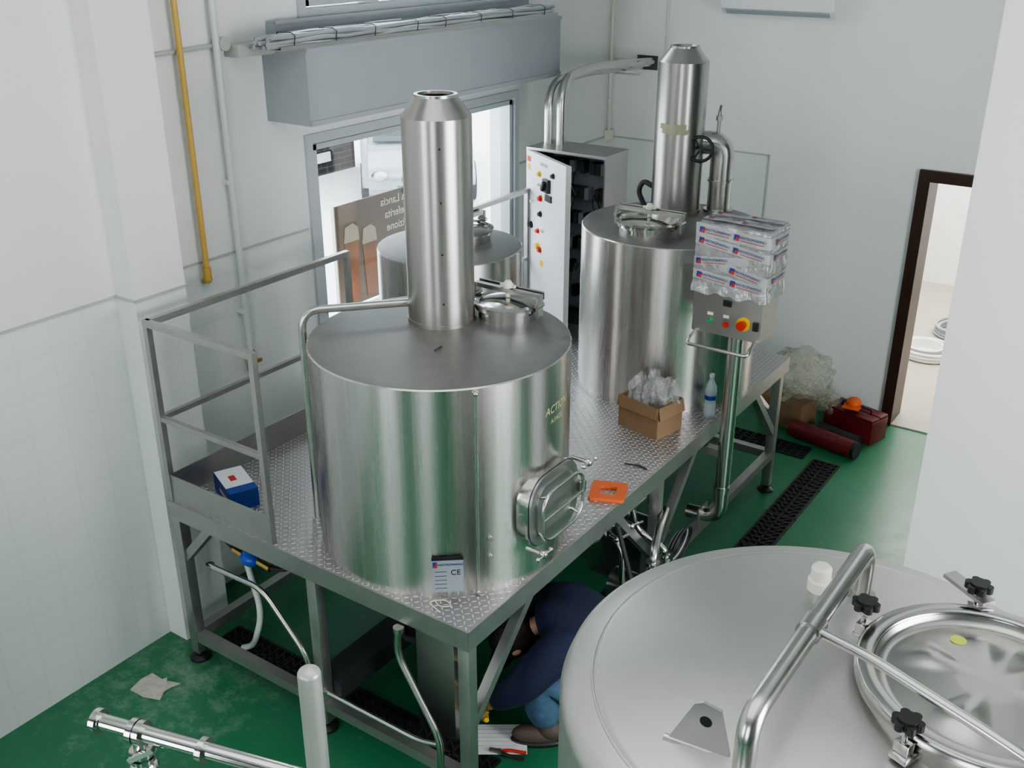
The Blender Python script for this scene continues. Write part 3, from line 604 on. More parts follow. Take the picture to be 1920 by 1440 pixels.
def topstrip(y,h,tilt,seed):
    bm=B(); n=30; vs=[]
    for k in range(n+1):
        x=-.215+.43*k/n; vs.append([bm.verts.new((x,y+tilt*x+d_,.672+.003*noise.noise(Vector((x*16,(y+d_)*16,0))))) for d_ in (-h/2,0,h/2)])
    for A,C_ in zip(vs,vs[1:]):
        for q in (0,1): bm.faces.new((A[q],C_[q],C_[q+1],A[q+1]))
    st=fin(bm,'packing_tape',tapew,K,M=Km,ang=180)
    for l in (-.10,.11): tapelabel(Km@Matrix.Translation((l,y+tilt*l,.677)),st)
topstrip(.07,.06,.05,7); topstrip(-.06,.06,-.05,8)
random.seed(11)
# ---------------------------------------------------------------- things on the platform
e=empty('product_box',(-4.10,3.27,1.08),'blue printed carton box with white top panel and red mark','box')
Mb=TR(-4.11,3.27,1.08)@rz(-24)
bm=B(); box(bm,(0,0,.055),(.30,.16,.11),bev=.002); fin(bm,'carton',blue,e,M=Mb,smooth=False)
bm=B(); box(bm,(-.03,0,.1108),(.22,.155,.001)); fin(bm,'top_panel',paper,e,M=Mb,smooth=False)
bm=B(); box(bm,(-.02,-.01,.1118),(.06,.035,.001)); fin(bm,'red_mark',red,e,M=Mb,smooth=False)
bm=B(); box(bm,(.03,-.0808,.05),(.14,.001,.025)); fin(bm,'side_panel',inkw,e,M=Mb,smooth=False)
e=empty('cardboard_box',(-2.64,5.36,1.08),'open brown cardboard carton filled with small parts','box')
Mb=TR(-2.64,5.36,1.08)@rz(-12)
bm=B(); w,d,h,t=.31,.24,.21,.006
box(bm,(0,-d/2,h/2),(w,t,h)); box(bm,(0,d/2,h/2),(w,t,h)); box(bm,(-w/2,0,h/2),(t,d,h)); box(bm,(w/2,0,h/2),(t,d,h)); box(bm,(0,0,t/2),(w,d,t)); fin(bm,'carton',card,e,M=Mb,smooth=False)
bm=B(); box(bm,(-w/2-.012,0,h-.04),(.08,d,t),rot=(0,rad(-78),0)); box(bm,(w/2+.012,0,h-.04),(.08,d,t),rot=(0,rad(78),0)); box(bm,(0,-d/2-.012,h-.035),(w,.07,t),rot=(rad(80),0,0)); fin(bm,'carton_flap',card,e,M=Mb,smooth=False)
def bag(c,r,s,seed,label,m=bagm,grp='crumpled plastic bags',f=1.):
    bm=B(); bmesh.ops.create_icosphere(bm,subdivisions=5,radius=r,matrix=Matrix.Identity(4))
    for v in bm.verts:
        n=noise.noise(v.co/r*1.3*f+Vector((seed,0,0)))*.40+abs(noise.noise(v.co/r*2.6*f+Vector((0,seed,0))))*.34+abs(noise.noise(v.co/r*6*f+Vector((0,0,seed))))*.10
        v.co*=.85+n; v.co=Vector((v.co.x*s[0],v.co.y*s[1],v.co.z*s[2]))
    zmin=min(v.co.z for v in bm.verts)
    for v in bm.verts: v.co+=Vector((c[0],c[1],c[2]-zmin))
    fin(bm,'plastic_bag',m,label=label,cat='bag',group=grp,ang=60)
bag((-2.72,5.36,1.10),.088,(1,.95,1.7),1,'clear crumpled plastic bag of fittings in the carton')
bag((-2.56,5.37,1.10),.088,(1,.9,1.75),5,'clear crumpled plastic bag of fittings in the carton')
bag((-2.64,5.41,1.12),.090,(.9,.8,1.75),9,'clear crumpled plastic bag of fittings in the carton')
e=empty('water_bottle',(-2.385,5.69,1.08),'clear plastic water bottle with blue label','bottle')
bm=B(); lathe(bm,[(0,0),(.034,0),(.038,.01),(.038,.10),(.034,.11),(.038,.12),(.038,.20),(.03,.235),(.014,.27),(.014,.29)],-2.385,5.69,28,M=TR(0,0,1.08)); fin(bm,'bottle_body',bottlem,e)
bm=B(); lathe(bm,[(.0388,1.215),(.0388,1.245)],-2.385,5.69,28); fin(bm,'bottle_label',blue,e)
bm=B(); cyl(bm,(-2.385,5.69,1.365),(-2.385,5.69,1.385),.016); fin(bm,'bottle_cap',white,e)
bm=B(); ringext(bm,.20,.20,.02,.055,0,.018,TR(-2.435,4.475,1.081)@rz(22)); fin(bm,'gasket_plate',orange,label='orange square plate with a square hole on the deck',cat='plate')
bm=B(); tube(bm,[(-2.52,4.82,1.087),(-2.44,4.85,1.087),(-2.38,4.83,1.087)],.005,.02,seg=6); fin(bm,'pen',black,label='thin dark marker pen lying on the deck',cat='pen')
bm=B(); tube(bm,[(-2.86,3.56,2.170),(-2.85,3.53,2.175),(-2.855,3.50,2.170)],.003,seg=6); fin(bm,'wire_scrap',rubber,label='short black wire offcut on the tank top',cat='scrap')
bm=B(); tube(bm,[(-2.60,3.13,1.087),(-2.55,3.10,1.087),(-2.50,3.14,1.087),(-2.56,3.16,1.09),(-2.62,3.10,1.087),(-2.52,3.07,1.087)],.003,.03,seg=6); fin(bm,'wire_clip',cream,label='thin pale looped wire tie lying on checker plate',cat='wire')
# ---------------------------------------------------------------- under the platform
bm=B(); boxb(bm,(-2.93,3.36,0),(-2.68,3.48,.96),bev=.004)
o=fin(bm,'service_box',steel_cab,label='tall narrow stainless box with brass fittings under the deck',cat='box')
for i in range(5):
    bm=B(); z=.2+.16*i; cyl(bm,(-2.68,3.40,z),(-2.63,3.40,z),.012,seg=12); cyl(bm,(-2.66,3.40,z),(-2.645,3.40,z),.018,seg=6); fin(bm,'brass_fitting',brass,o)
bm=B(); boxb(bm,(-3.42,3.10,.201),(-3.24,4.0,.31)); boxb(bm,(-3.415,3.105,.31),(-3.245,3.995,.313)); fin(bm,'steel_channel',steel_dark,label='dark galvanised box channel resting on the lower frame',cat='beam',smooth=False)
PP=[([(-4.07,3.0,.79),(-3.66,3.0,.80),(-3.37,3.0,.5),(-3.37,3.03,.17)],.016),([(-2.72,3.0,.95),(-2.74,3.0,.80),(-2.49,3.0,.40),(-2.49,3.0,.2)],.018),([(-3.25,3.0,.32),(-2.62,3.0,.32),(-2.5,3.0,.36)],.014)]
for p_,r_ in PP:
    bm=B(); tube(bm,p_,r_,.09); q=p_[0]; cyl(bm,(q[0],q[1],q[2]-.012),(q[0],q[1],q[2]+.012),r_*1.5,seg=16); fin(bm,'process_pipe',steel_pipe,label='bent stainless process pipe along the platform frame',cat='pipe',group='process pipes under the deck')
e=empty('water_meter',(-3.87,3.12,.80),'blue water meter with brass couplings on a pipe','meter')
bm=B(); sph(bm,(-3.87,3.12,.85),.055,(1.2,1,.8)); cyl(bm,(-3.87,3.12,.86),(-3.87,3.12,.91),.04); fin(bm,'meter_body',bluev,e)
bm=B(); cyl(bm,(-4.00,3.12,.86),(-3.93,3.12,.85),.022,seg=8); fin(bm,'coupling',brass,e)
bm=B(); cyl(bm,(-3.81,3.12,.85),(-3.72,3.12,.84),.022,seg=8); fin(bm,'coupling',brass,e)
bm=B(); tube(bm,[(-4.0,3.12,.86),(-4.12,3.14,.88),(-4.12,3.14,.98)],.012,.05); fin(bm,'feed_pipe',rubber,e)
bm=B(); tube(bm,[(-3.72,3.12,.84),(-3.6,3.14,.86),(-3.6,3.14,.985)],.012,.05); fin(bm,'feed_pipe',rubber,e)
bm=B(); tube(bm,[(-4.25,3.35,.98),(-4.2,3.35,.55),(-4.05,3.3,.3),(-4.1,3.25,.08),(-4.2,3.25,.02)],.018,.12); fin(bm,'drain_hose',whpipe,label='corrugated white drain hose hanging under the deck',cat='hose')
bm=B(); tube(bm,[(-3.25,3.9,.98),(-3.25,3.7,.60),(-3.05,3.4,.5),(-2.93,3.38,.55)],.018,.1); fin(bm,'black_hose',rubber,label='black rubber hose sagging beneath the deck',cat='hose')
def pump(px,py,pz,label):
    e=empty('pump',(px,py,0),label,'pump','pumps under the deck')
    bm=B(); cyl(bm,(px-.17,py,pz),(px+.06,py,pz),.10,seg=32); cyl(bm,(px+.06,py,pz),(px+.11,py,pz),.12,seg=32); cyl(bm,(px+.11,py,pz),(px+.18,py,pz),.04); cyl(bm,(px+.18,py,pz),(px+.19,py,pz),.055); fin(bm,'pump_head',steel_pipe,e)
    bm=B(); box(bm,(px-.10,py,pz*.4),(.28,.16,pz*.75)); box(bm,(px-.04,py,.01),(.46,.28,.02)); fin(bm,'pump_stand',steel_dark,e,smooth=False)
    bm=B(); tube(bm,[(px+.08,py,pz+.10),(px+.08,py,pz+.28),(px+.02,py+.17,pz+.34),(px-.05,py+.4,pz+.34)],.026,.06)
    for z in (pz+.16,pz+.22): cyl(bm,(px+.08,py,z),(px+.08,py,z+.015),.042)
    fin(bm,'pump_piping',steel_pipe,e)
    bm=B(); cyl(bm,(px+.08,py,pz+.195),(px+.16,py-.02,pz+.205),.012,seg=10); tube(bm,[(px+.16,py-.02,pz+.205),(px+.17,py-.10,pz+.22)],.009,seg=8); fin(bm,'valve_lever',black,e)
pump(-2.28,4.62,.40,'stainless centrifugal pump with butterfly valve and pipework'); pump(-2.62,5.30,.36,'stainless pump with valve standing behind the leg')
e=empty('valve_manifold',(-2.6,4.3,.6),'stainless valve manifold with unions hanging beneath the deck','valve')
bm=B(); tube(bm,[(-2.62,4.85,.78),(-2.62,4.25,.78),(-2.62,4.25,.98)],.024,.06); tube(bm,[(-2.42,4.90,.86),(-2.42,4.3,.86),(-2.6,4.25,.90)],.018,.05); tube(bm,[(-2.42,4.45,.86),(-2.30,4.42,.80),(-2.28,4.40,.55),(-2.28,4.52,.50)],.017,.06); tube(bm,[(-2.45,4.75,.98),(-2.40,4.78,.70),(-2.20,4.80,.62),(-2.20,4.80,.3)],.018,.07)
for y in (4.35,4.55,4.75): cyl(bm,(-2.62,y,.78),(-2.62,y+.02,.78),.04,seg=20)
for y in (4.38,4.50,4.65): cyl(bm,(-2.42,y,.86),(-2.42,y+.018,.86),.032,seg=20)
for z in (.42,.56,.60): cyl(bm,(-2.20,4.80,z),(-2.20,4.80,z+.014),.032,seg=20)
fin(bm,'manifold_pipe',steel_pipe,e)
for (x,y,z) in ((-2.55,4.40,.78),(-2.55,4.65,.78),(-2.38,4.43,.86),(-2.38,4.60,.86),(-2.16,4.80,.50)):
    bm=B(); cyl(bm,(x-.06,y,z),(x+.04,y,z-.02),.016,seg=12); sph(bm,(x+.04,y,z-.025),.02,seg=10); tube(bm,[(x+.04,y,z-.025),(x+.08,y+.06,z-.01)],.008,seg=8); fin(bm,'valve_lever',black if y>4.6 else steel_pol,e)
bm=B(); tube(bm,[(-2.3,4.35,.98),(-2.20,4.38,.6),(-2.12,4.35,.3),(-2.10,4.5,.12),(-2.2,4.95,.02)],.014,.14); fin(bm,'black_hose',rubber,label='black rubber hose looping down from the deck edge',cat='hose')
e=empty('cable_coil',(-2.23,5.05,.35),'loosely coiled bundle of grey cables hanging on a leg','cable')
for i in range(6):
    bm=B(); r_=.08+.009*i; tube(bm,[(-2.28+.010*i+.02*math.sin(a),5.07+r_*math.cos(a),.50+r_*1.0*math.sin(a)) for a in [k*math.pi/12 for k in range(24)]],.007,closed=True,seg=6); fin(bm,'cable_loop',grayp if i%3==0 else rubber,e)
# floor grates
g0=empty('floor_grate',(-2.12,7.30,0),'dark cast drain grating set in the green floor','drain','floor drain gratings')
bm=B(); boxb(bm,(-2.23,7.06,0),(-2.01,7.54,.003)); fin(bm,'drain_shade',shadem,g0,smooth=False)  # flat dark sheet painted as the drain's shade, floor is uncut
bm=B()
for s in (-1,1): boxb(bm,(-2.12+s*.105-.008,7.06,.0),(-2.12+s*.105+.008,7.54,.012)); 
for k in range(9): 
    yy=7.06+.06*k; boxb(bm,(-2.225,yy-.007,.002),(-2.015,yy+.007,.011))
for k in range(8):
    yy=7.09+.06*k; box(bm,(-2.17,yy,.006),(.012,.07,.010),rot=(0,0,rad(40))); box(bm,(-2.07,yy,.006),(.012,.07,.010),rot=(0,0,rad(-40))); 
boxb(bm,(-2.128,7.06,.002),(-2.112,7.54,.011)); fin(bm,'grating',darkgrate,g0,smooth=False)
for k in range(1,7): copytree(g0,(0,-.5*k,0))
def gcopy(x,y):
    n=copytree(g0,(x+2.12,y-7.30,0)); n.rotation_euler=(0,0,rad(90))
for x in (-2.55,-3.05): gcopy(x,7.62)
for x in (-4.15,-3.65,-3.15,-2.65): gcopy(x,3.28)
random.seed(5)
bm=B()
for k,(x,y,s,a) in enumerate(((-4.37,2.74,.21,10),(-4.35,2.73,.15,70))):
    pts=[(s*.5*sx*random.uniform(.85,1.1),s*.4*sy*random.uniform(.8,1.1)) for sx,sy in ((-1,-1),(0,-1.1),(1,-.9),(.8,0),(1.05,.9),(.1,.8),(-.9,1.05),(-1.1,.1))]
    poly(bm,pts,.006,TR(x,y,.004+.005*k)@rz(a))
fin(bm,'cardboard_scrap',mat('dusty_card',(.50,.48,.43),.9,var=.3,scale=25,bump=.6,bscale=40),label='torn dusty piece of pale cardboard on the floor',cat='scrap',smooth=False)
bm=B(); poly(bm,[(-.15,-.11),(.15,-.11),(.15,.11),(-.15,.11)],.003,TR(-2.50,3.50,.014)@rz(35)); o=fin(bm,'paper_sheet',paper,label='printed white paper sheet lying on the floor',cat='paper',smooth=False)
bm=B()
for k in range(5): poly(bm,[(-.12,.07-.03*k),(.10-.02*(k%2),.07-.03*k),(.10-.02*(k%2),.0725-.03*k),(-.12,.0725-.03*k)],.0008,TR(-2.50,3.50,.0162)@rz(35))
fin(bm,'printed_line',grayp,o,smooth=False)
e=empty('pliers',(-2.44,3.42,.02),'pliers with red and black handles on the paper','tool')
for s in (-1,1):
    bm=B(); tube(bm,[(0,0,0),(.05,.02*s,0),(.14,.022*s,0)],.009,.03,seg=8); fin(bm,'handle',red if s>0 else black,e,M=TR(-2.44,3.42,.026)@rz(20))
bm=B(); box(bm,(-.02,0,0),(.07,.022,.012)); cyl(bm,(0,0,-.008),(0,0,.008),.014); fin(bm,'jaw',steel_frame,e,M=TR(-2.44,3.42,.026)@rz(20))
def toolbox(x,y,z,a,w,d,h,label):
    e=empty('toolbox',(x,y,z),label,'toolbox'); M_=TR(x,y,z)@rz(a)
    bm=B(); box(bm,(0,0,h/2),(w,d,h),bev=.006); fin(bm,'toolbox_body',redbox,e,M=M_)
    for s in (-1,1):
        bm=B(); box(bm,(0,s*d*.26,h+.012),(w*.98,d*.46,.022),bev=.004); fin(bm,'toolbox_lid',redbox,e,M=M_)
    bm=B(); tube(bm,[(-w*.3,0,h+.02),(-w*.3,0,h+.06),(w*.3,0,h+.06),(w*.3,0,h+.02)],.007,.02,seg=8); fin(bm,'handle',black,e,M=M_)
toolbox(-2.12,8.22,0,-15,.46,.24,.20,'dark red metal cantilever toolbox on the floor by the wall')
e=empty('roll',(-2.22,7.82,0),'long dark red rolled tube with black end lying on the floor','roll')
bm=B(); cyl(bm,(-2.54,7.88,.075),(-1.98,7.76,.075),.075,seg=28)
for q in (.25,.5,.75): cyl(bm,(-2.54+.56*q-.01,7.88-.12*q,.075),(-2.54+.56*q+.01,7.88-.12*q-.004,.075),.078,seg=28)
fin(bm,'tube_body',redbox,e)
bm=B(); cyl(bm,(-1.985,7.761,.075),(-1.95,7.753,.075),.07,seg=28); fin(bm,'end_cap',black,e)
bm=B(); cyl(bm,(-2.36,8.03,.06),(-2.0,7.95,.06),.055,seg=24); fin(bm,'paint_roll',black,label='short black cylinder lying among the toolboxes',cat='roll')
e=empty('cardboard_box',(-2.62,8.05,0),'brown cardboard carton on the floor by the wall','box')
bm=B(); box(bm,(-2.68,8.12,.12),(.40,.28,.24),rot=(0,0,rad(-10))); fin(bm,'carton',card,e,smooth=False)
bm=B(); box(bm,(-2.68,8.12,.241),(.06,.285,.002),rot=(0,0,rad(-10))); fin(bm,'tape_strip',tapey,e,smooth=False)
bag((-2.60,8.10,.242),.24,(1.15,.75,1.0),14,'large yellowish clear plastic bag standing on a carton',m=bagc,grp='plastic bags by the wall',f=.7)
bag((-2.38,8.25,0.12),.10,(1.2,1,1),17,'small clear plastic bag between boxes',m=bagc,grp='plastic bags by the wall',f=.8)
bm=B(); sph(bm,(-2.15,8.22,.275),.065,(1,1,.75)); box(bm,(-2.15,8.17,.255),(.14,.1,.01)); fin(bm,'safety_cap',orange,label='bright orange plastic cap lying on the toolbox',cat='cap')
def coil(x,y,z,r,m,n,label):
    e=empty('hose_coil',(x,y,z),label,'hose','hose coils')
    for i in range(n):
        bm=B(); rr=r-.012*(i%3); zz=z+.02+.028*(i//2)
        tube(bm,[(x+rr*math.cos(a)+.01*math.sin(3*a+i),y+rr*math.sin(a),zz) for a in [k*math.pi/16 for k in range(32)]],.015,closed=True,seg=8); fin(bm,'hose_loop',m,e)
coil(-2.08,10.40,0,.27,white,6,'coil of white hose on the floor beyond the doorway'); coil(-1.90,11.15,0,.28,grayp,7,'coil of grey hose on the floor beyond the doorway')
bm=B(); lathe(bm,[(0,0),(.14,0),(.17,.09),(.19,.09),(.19,.10),(.16,.10),(.13,.02),(0,.02)],-2.10,10.40,48,M=TR(0,0,.0)); fin(bm,'basin',white,label='white plastic basin standing inside the coiled hose',cat='basin')
bm=B(); cyl(bm,(-1.8,11.75,0),(-1.8,11.75,.5),.16); cyl(bm,(-1.8,11.75,.5),(-1.8,11.75,.56),.18); fin(bm,'storage_drum',white,label='white plastic drum standing beyond the doorway',cat='drum')
# ---------------------------------------------------------------- foreground tank
tx,ty,TRd,TZ=-.569,2.389,.755,2.06
F=empty('fermentation_tank',(tx,ty,0),'large matte stainless tank with domed top, manway and grab bar','tank')
bm=B(); lathe(bm,[(0,.25),(TRd-.12,.25),(TRd,.36),(TRd,TZ-.05),(TRd-.012,TZ-.018),(TRd-.035,TZ)],tx,ty,160); fin(bm,'tank_body',steel_dome,F)
RI=TRd-.10
def dz(r): return TZ+.016+.080*(1-(r/RI)**2)
bm=B(); lathe(bm,[(TRd-.035,TZ),(TRd-.085,TZ+.006),(TRd-.095,TZ+.010),(RI,TZ+.016)]+[(r,dz(r)) for r in [(RI-.01)*(1-k/12) for k in range(13)]],tx,ty,160); fin(bm,'tank_top',steel_dome,F,ang=60)
bm=B(); tube(bm,[(tx+(TRd-.09)*math.cos(a),ty+(TRd-.09)*math.sin(a),TZ+.007) for a in [k*math.pi/60 for k in range(120)]],.0045,closed=True,seg=6); fin(bm,'weld_bead',steel_dome,F)
for a in (45,135,225,315):
    bm=B(); x=tx+.55*math.cos(rad(a)); y=ty+.55*math.sin(rad(a)); cyl(bm,(x,y,.0),(x,y,.34),.04); cyl(bm,(x,y,0),(x,y,.02),.07); fin(bm,'leg',steel_pipe,F)
def zt(x,y): return dz(math.hypot(x-tx,y-ty))
ax,ay0,ay1=-.62,1.87,2.757
bm=B(); tube(bm,[(ax,ay1,zt(ax,ay1)-.01),(ax,ay1,2.31),(ax,ay0,2.31),(ax,ay0,zt(ax,ay0)-.01)],.028,.07,seg=20); cyl(bm,(ax,ay1,zt(ax,ay1)-.01),(ax,ay1,zt(ax,ay1)+.01),.045); cyl(bm,(ax,ay0,zt(ax,ay0)-.01),(ax,ay0,zt(ax,ay0)+.01),.045); fin(bm,'grab_bar',steel_pipe,F)
vx,vy=-.715,2.65
z=zt(vx,vy)
bm=B(); cyl(bm,(vx,vy,z-.01),(vx,vy,z+.04),.022); cyl(bm,(vx,vy,z+.03),(vx,vy,z+.042),.032); fin(bm,'vent_stub',steel_pipe,F)
bm=B(); lathe(bm,[(.036,z+.042),(.036,z+.075),(.030,z+.08),(.030,z+.115),(.022,z+.125),(0,z+.127)],vx,vy,28); fin(bm,'vent_cap',cream,F)
mx_,my_,mr_=-.200,2.470,.320; mz=TZ+.062
bm=B(); lathe(bm,[(mr_,mz-.13),(mr_,mz+.040),(mr_+.012,mz+.045),(mr_+.012,mz+.064),(mr_-.02,mz+.064),(mr_-.022,mz+.02)],mx_,my_,96); fin(bm,'manway_neck',steel_rim,F)
def coverz(r):
    pts=[(0,.078),(mr_*.25,.076),(mr_*.62,.066),(mr_-.062,.056),(mr_-.044,.062),(mr_-.034,.080)]
    for (r0,z0),(r1,z1) in zip(pts,pts[1:]):
        if r<=r1: return z0+(z1-z0)*(r-r0)/(r1-r0)
    return .08
bm=B(); nr,ns=44,128; rings=[]; RC=mr_-.034
for i in range(1,nr+1):
    r=RC*i/nr; rr=[]
    for k in range(ns):
        a=2*math.pi*k/ns; zz=coverz(r); q=r/mr_
        rib=math.exp(-((q-.50)/.19)**2)*max(0,math.cos(4*a+.6))**1.5*.014
        rr.append(bm.verts.new((mx_+r*math.cos(a),my_+r*math.sin(a),mz+zz+rib)))
    rings.append(rr)
for A,C_ in zip(rings,rings[1:]):
    for k in range(ns): bm.faces.new((A[k],A[(k+1)%ns],C_[(k+1)%ns],C_[k]))
c0=bm.verts.new((mx_,my_,mz+coverz(0)))
for k in range(ns): bm.faces.new((c0,rings[0][k],rings[0][(k+1)%ns]))
cov=fin(bm,'manway_cover',steel_lid,F,ang=60)
bm=B(); lathe(bm,[(RC,mz+.078),(RC+.002,mz+.086),(RC+.008,mz+.090),(mr_+.006,mz+.090),(mr_+.016,mz+.084),(mr_+.018,mz+.066),(mr_,mz+.064)],mx_,my_,128); fin(bm,'clamp_rim',steel_rim,cov,ang=60)
qa,qr=rad(127),.185
qz=mz+coverz(qr)+math.exp(-((qr/mr_-.50)/.19)**2)*max(0,math.cos(4*qa+.6))**1.5*.014
bm=B(); cyl(bm,(mx_+qr*math.cos(qa),my_+qr*math.sin(qa),qz-.004),(mx_+qr*math.cos(qa),my_+qr*math.sin(qa),qz+.003),.021,seg=24); fin(bm,'sticker',sticky,cov)
def knob(x,y,z,par):
    M_=TR(x,y,z)@Matrix.Scale(.86,4)
    bm=B(); cyl(bm,(0,0,-.01),(0,0,.024),.029,seg=24)
    for k in range(6):
        a=k*math.pi/3; cyl(bm,(.031*math.cos(a),.031*math.sin(a),-.006),(.031*math.cos(a),.031*math.sin(a),.018),.0145,seg=14)
    k_=fin(bm,'star_knob',black,par,M=M_)
    bm=B(); cyl(bm,(0,0,-.10),(0,0,0),.009,seg=12); cyl(bm,(0,0,-.035),(0,0,-.02),.017,seg=6); fin(bm,'threaded_rod',steel_pol,k_,M=M_)
for a in (108,168,250,-15):
    x=mx_+(mr_+.04)*math.cos(rad(a)); y=my_+(mr_+.04)*math.sin(rad(a)); knob(x,y,mz+.128,F)
    bm=B(); box(bm,(mr_+.016,0,mz+.03),(.085,.05,.02),bev=.004); box(bm,(mr_+.038,0,mz+.05),(.03,.04,.05),bev=.003); fin(bm,'clamp_lug',steel_pol,F,M=TR(mx_,my_,0)@rz(a))
bm=B(); tube(bm,[(-.62,2.28,2.31),(-.45,2.22,2.33),(-.15,2.12,2.32),(.10,2.04,2.30)],.014,.05); cyl(bm,(-.62,2.25,2.31),(-.62,2.31,2.31),.034); fin(bm,'swing_arm',steel_pipe,F)
bm=B(); box(bm,(-.34,2.84,mz+.10),(.16,.045,.012),rot=(0,0,rad(-35))); fin(bm,'strap',steel_frame,F,smooth=False)
LZ=zt(-.765,1.925)
Lm=facing(-84,(-.755,1.925,LZ-.006))
bm=B(); out=[(-.085,0),(.080,0),(.045,.140),(.0,.150),(-.022,.138)]
poly(bm,out,.010,Lm); lug=fin(bm,'lifting_lug',steel_cab,F,smooth=False)
bm=B(); poly(bm,[(.010+.016*math.cos(a),.095+.016*math.sin(a)) for a in [k*math.pi/8 for k in range(16)]],.0115,Lm); fin(bm,'lug_hole_shade',shadem,lug)  # dark disc in place of a cut hole, shade put into its colour
bm=B(); tube(bm,[Lm@Vector((-.095,0,.002)),Lm@Vector((.09,0,.002))],.010,seg=8); fin(bm,'weld_bead',steel_pipe,lug)
# foreground pipes
bm=B(); cyl(bm,(-1.605,1.43,0),(-1.605,1.43,2.275),.030,seg=28); sph(bm,(-1.605,1.43,2.275),.030,(1,1,.7)); fin(bm,'steel_post',mat('satin_post',(.52,.52,.49),.45,.6),label='vertical satin metal tube with rounded cap',cat='post')
e=empty('pipe_assembly',(-1.86,1.09,0),'polished steel pipe with clamps and a vertical drop','pipe')
a_=Vector((-1.955,1.06,2.22)); b_=Vector((-1.20,1.27,2.22)); u_=(b_-a_).normalized()
bm=B(); tube(bm,[a_,b_],.020,seg=20); sph(bm,a_,.022); fin(bm,'pipe_run',steel_pol,e)
for s in (0.0,.105,.125,.30): 
    bm=B(); c_=a_+u_*s; cyl(bm,c_-u_*.008,c_+u_*.008,.031,seg=24); fin(bm,'clamp_ring',steel_pol,e)
j=a_+u_*.115
bm=B(); cyl(bm,j,(j.x,j.y,0),.018,seg=20)
for z in (2.16,2.14,2.08): cyl(bm,(j.x,j.y,z-.006),(j.x,j.y,z+.006),.030,seg=24)
sph(bm,(j.x,j.y,2.11),.034); box(bm,(j.x+.03,j.y-.02,2.18),(.09,.015,.012),rot=(0,rad(-35),rad(20))); fin(bm,'drop_pipe',steel_pol,e)
bm=B(); q=a_+u_*.42; tube(bm,[q,q+Vector((.02,.05,-.08)),q+Vector((.02,.05,-.4))],.014,.03); fin(bm,'branch_pipe',steel_pol,e)
# ---------------------------------------------------------------- person
Z0=Vector((-2.345,3.85,0)); PS=1.10
Pn=bpy.data.objects.new('person',None); Pn.location=Z0; Pn.rotation_euler=(0,0,rad(-145.4)); Pn.scale=(PS,PS,PS); COL.objects.link(Pn)
Pn['label']='person in navy sweater and blue jeans crouching, working under the platform'; Pn['category']='person'
def skin(name,V,E_,Rr,m,parent,roots=(0,),sub=2,label=None):
    me=bpy.data.meshes.new(name); me.from_pydata([Vector(v) for v in V],E_,[]); me.update()
    o=bpy.data.objects.new(name,me); COL.objects.link(o); o.parent=parent; me.materials.append(m)
    md=o.modifiers.new('Skin','SKIN'); md.use_smooth_shade=True
    sv=me.skin_vertices[0].data
    for i,r in enumerate(Rr):
        sv[i].radius=(r,r) if isinstance(r,(int,float)) else r
        sv[i].use_root=(i in roots)
    s=o.modifiers.new('Subsurf','SUBSURF'); s.levels=sub; s.render_levels=sub
    if label: o['label']=label
    return o
bV=[(-.24,0,.31),(-.19,0,.45),(-.08,0,.56),(.04,0,.59),(.11,0,.56),(.18,0,.50),(.20,0,.47)]
bR=[.08,.07,.07,.05,.042,.055,.055]
bE=[(0,1),(1,2),(2,3),(3,4),(4,5),(5,6)]
def add(V,R_,E_,frm,pts,rs):
    i=len(V); V+=pts; R_+=rs; prev=frm
    for k in range(len(pts)): E_.append((prev,i+k)); prev=i+k
for s in (-1,1):
    add(bV,bR,bE,2,[(.02,s*.17,.55),(.11,s*.23,.48),(.18,s*.245,.38),(.25,s*.19,.29),(.315,s*.125,.195)],[.045,.035,.03,.025,.02])
    add(bV,bR,bE,0,[(-.18,s*.11,.30),(.0,s*.15,.37),(.13,s*.17,.42),(.10,s*.17,.27),(.055,s*.17,.09)],[.065,.055,.045,.035,.03])
skin('body',bV,bE,bR,skinm,Pn)
sV=[(-.26,0,.35),(-.21,0,.48),(-.09,0,.575),(.04,0,.585),(.12,0,.56)]; sR=[(.20,.17),(.215,.175),(.22,.17),.135,.085]; sE=[(0,1),(1,2),(2,3),(3,4)]
for s in (-1,1): add(sV,sR,sE,2,[(.02,s*.19,.56),(.11,s*.23,.48),(.18,s*.245,.38),(.25,s*.19,.29),(.315,s*.125,.195)],[.12,.10,.088,.072,.052])
skin('sweater',sV,sE,sR,navy,Pn,label='navy blue sweater')
jV=[(-.22,0,.25)]; jR=[.17]; jE=[]
for s in (-1,1): add(jV,jR,jE,0,[(-.14,s*.12,.28),(.0,s*.16,.36),(.13,s*.18,.41),(.10,s*.18,.26),(.055,s*.175,.09)],[.14,.125,.115,.10,.085])
skin('jeans',jV,jE,jR,denim,Pn,label='faded blue jeans')
def loc_mesh(name,bm,m,par,label=None):
    for f in bm.faces: f.smooth=True
    me=bpy.data.meshes.new(name); bm.to_mesh(me); bm.free(); me.materials.append(m); o=bpy.data.objects.new(name,me); COL.objects.link(o); o.parent=par
    if label: o['label']=label
    return o
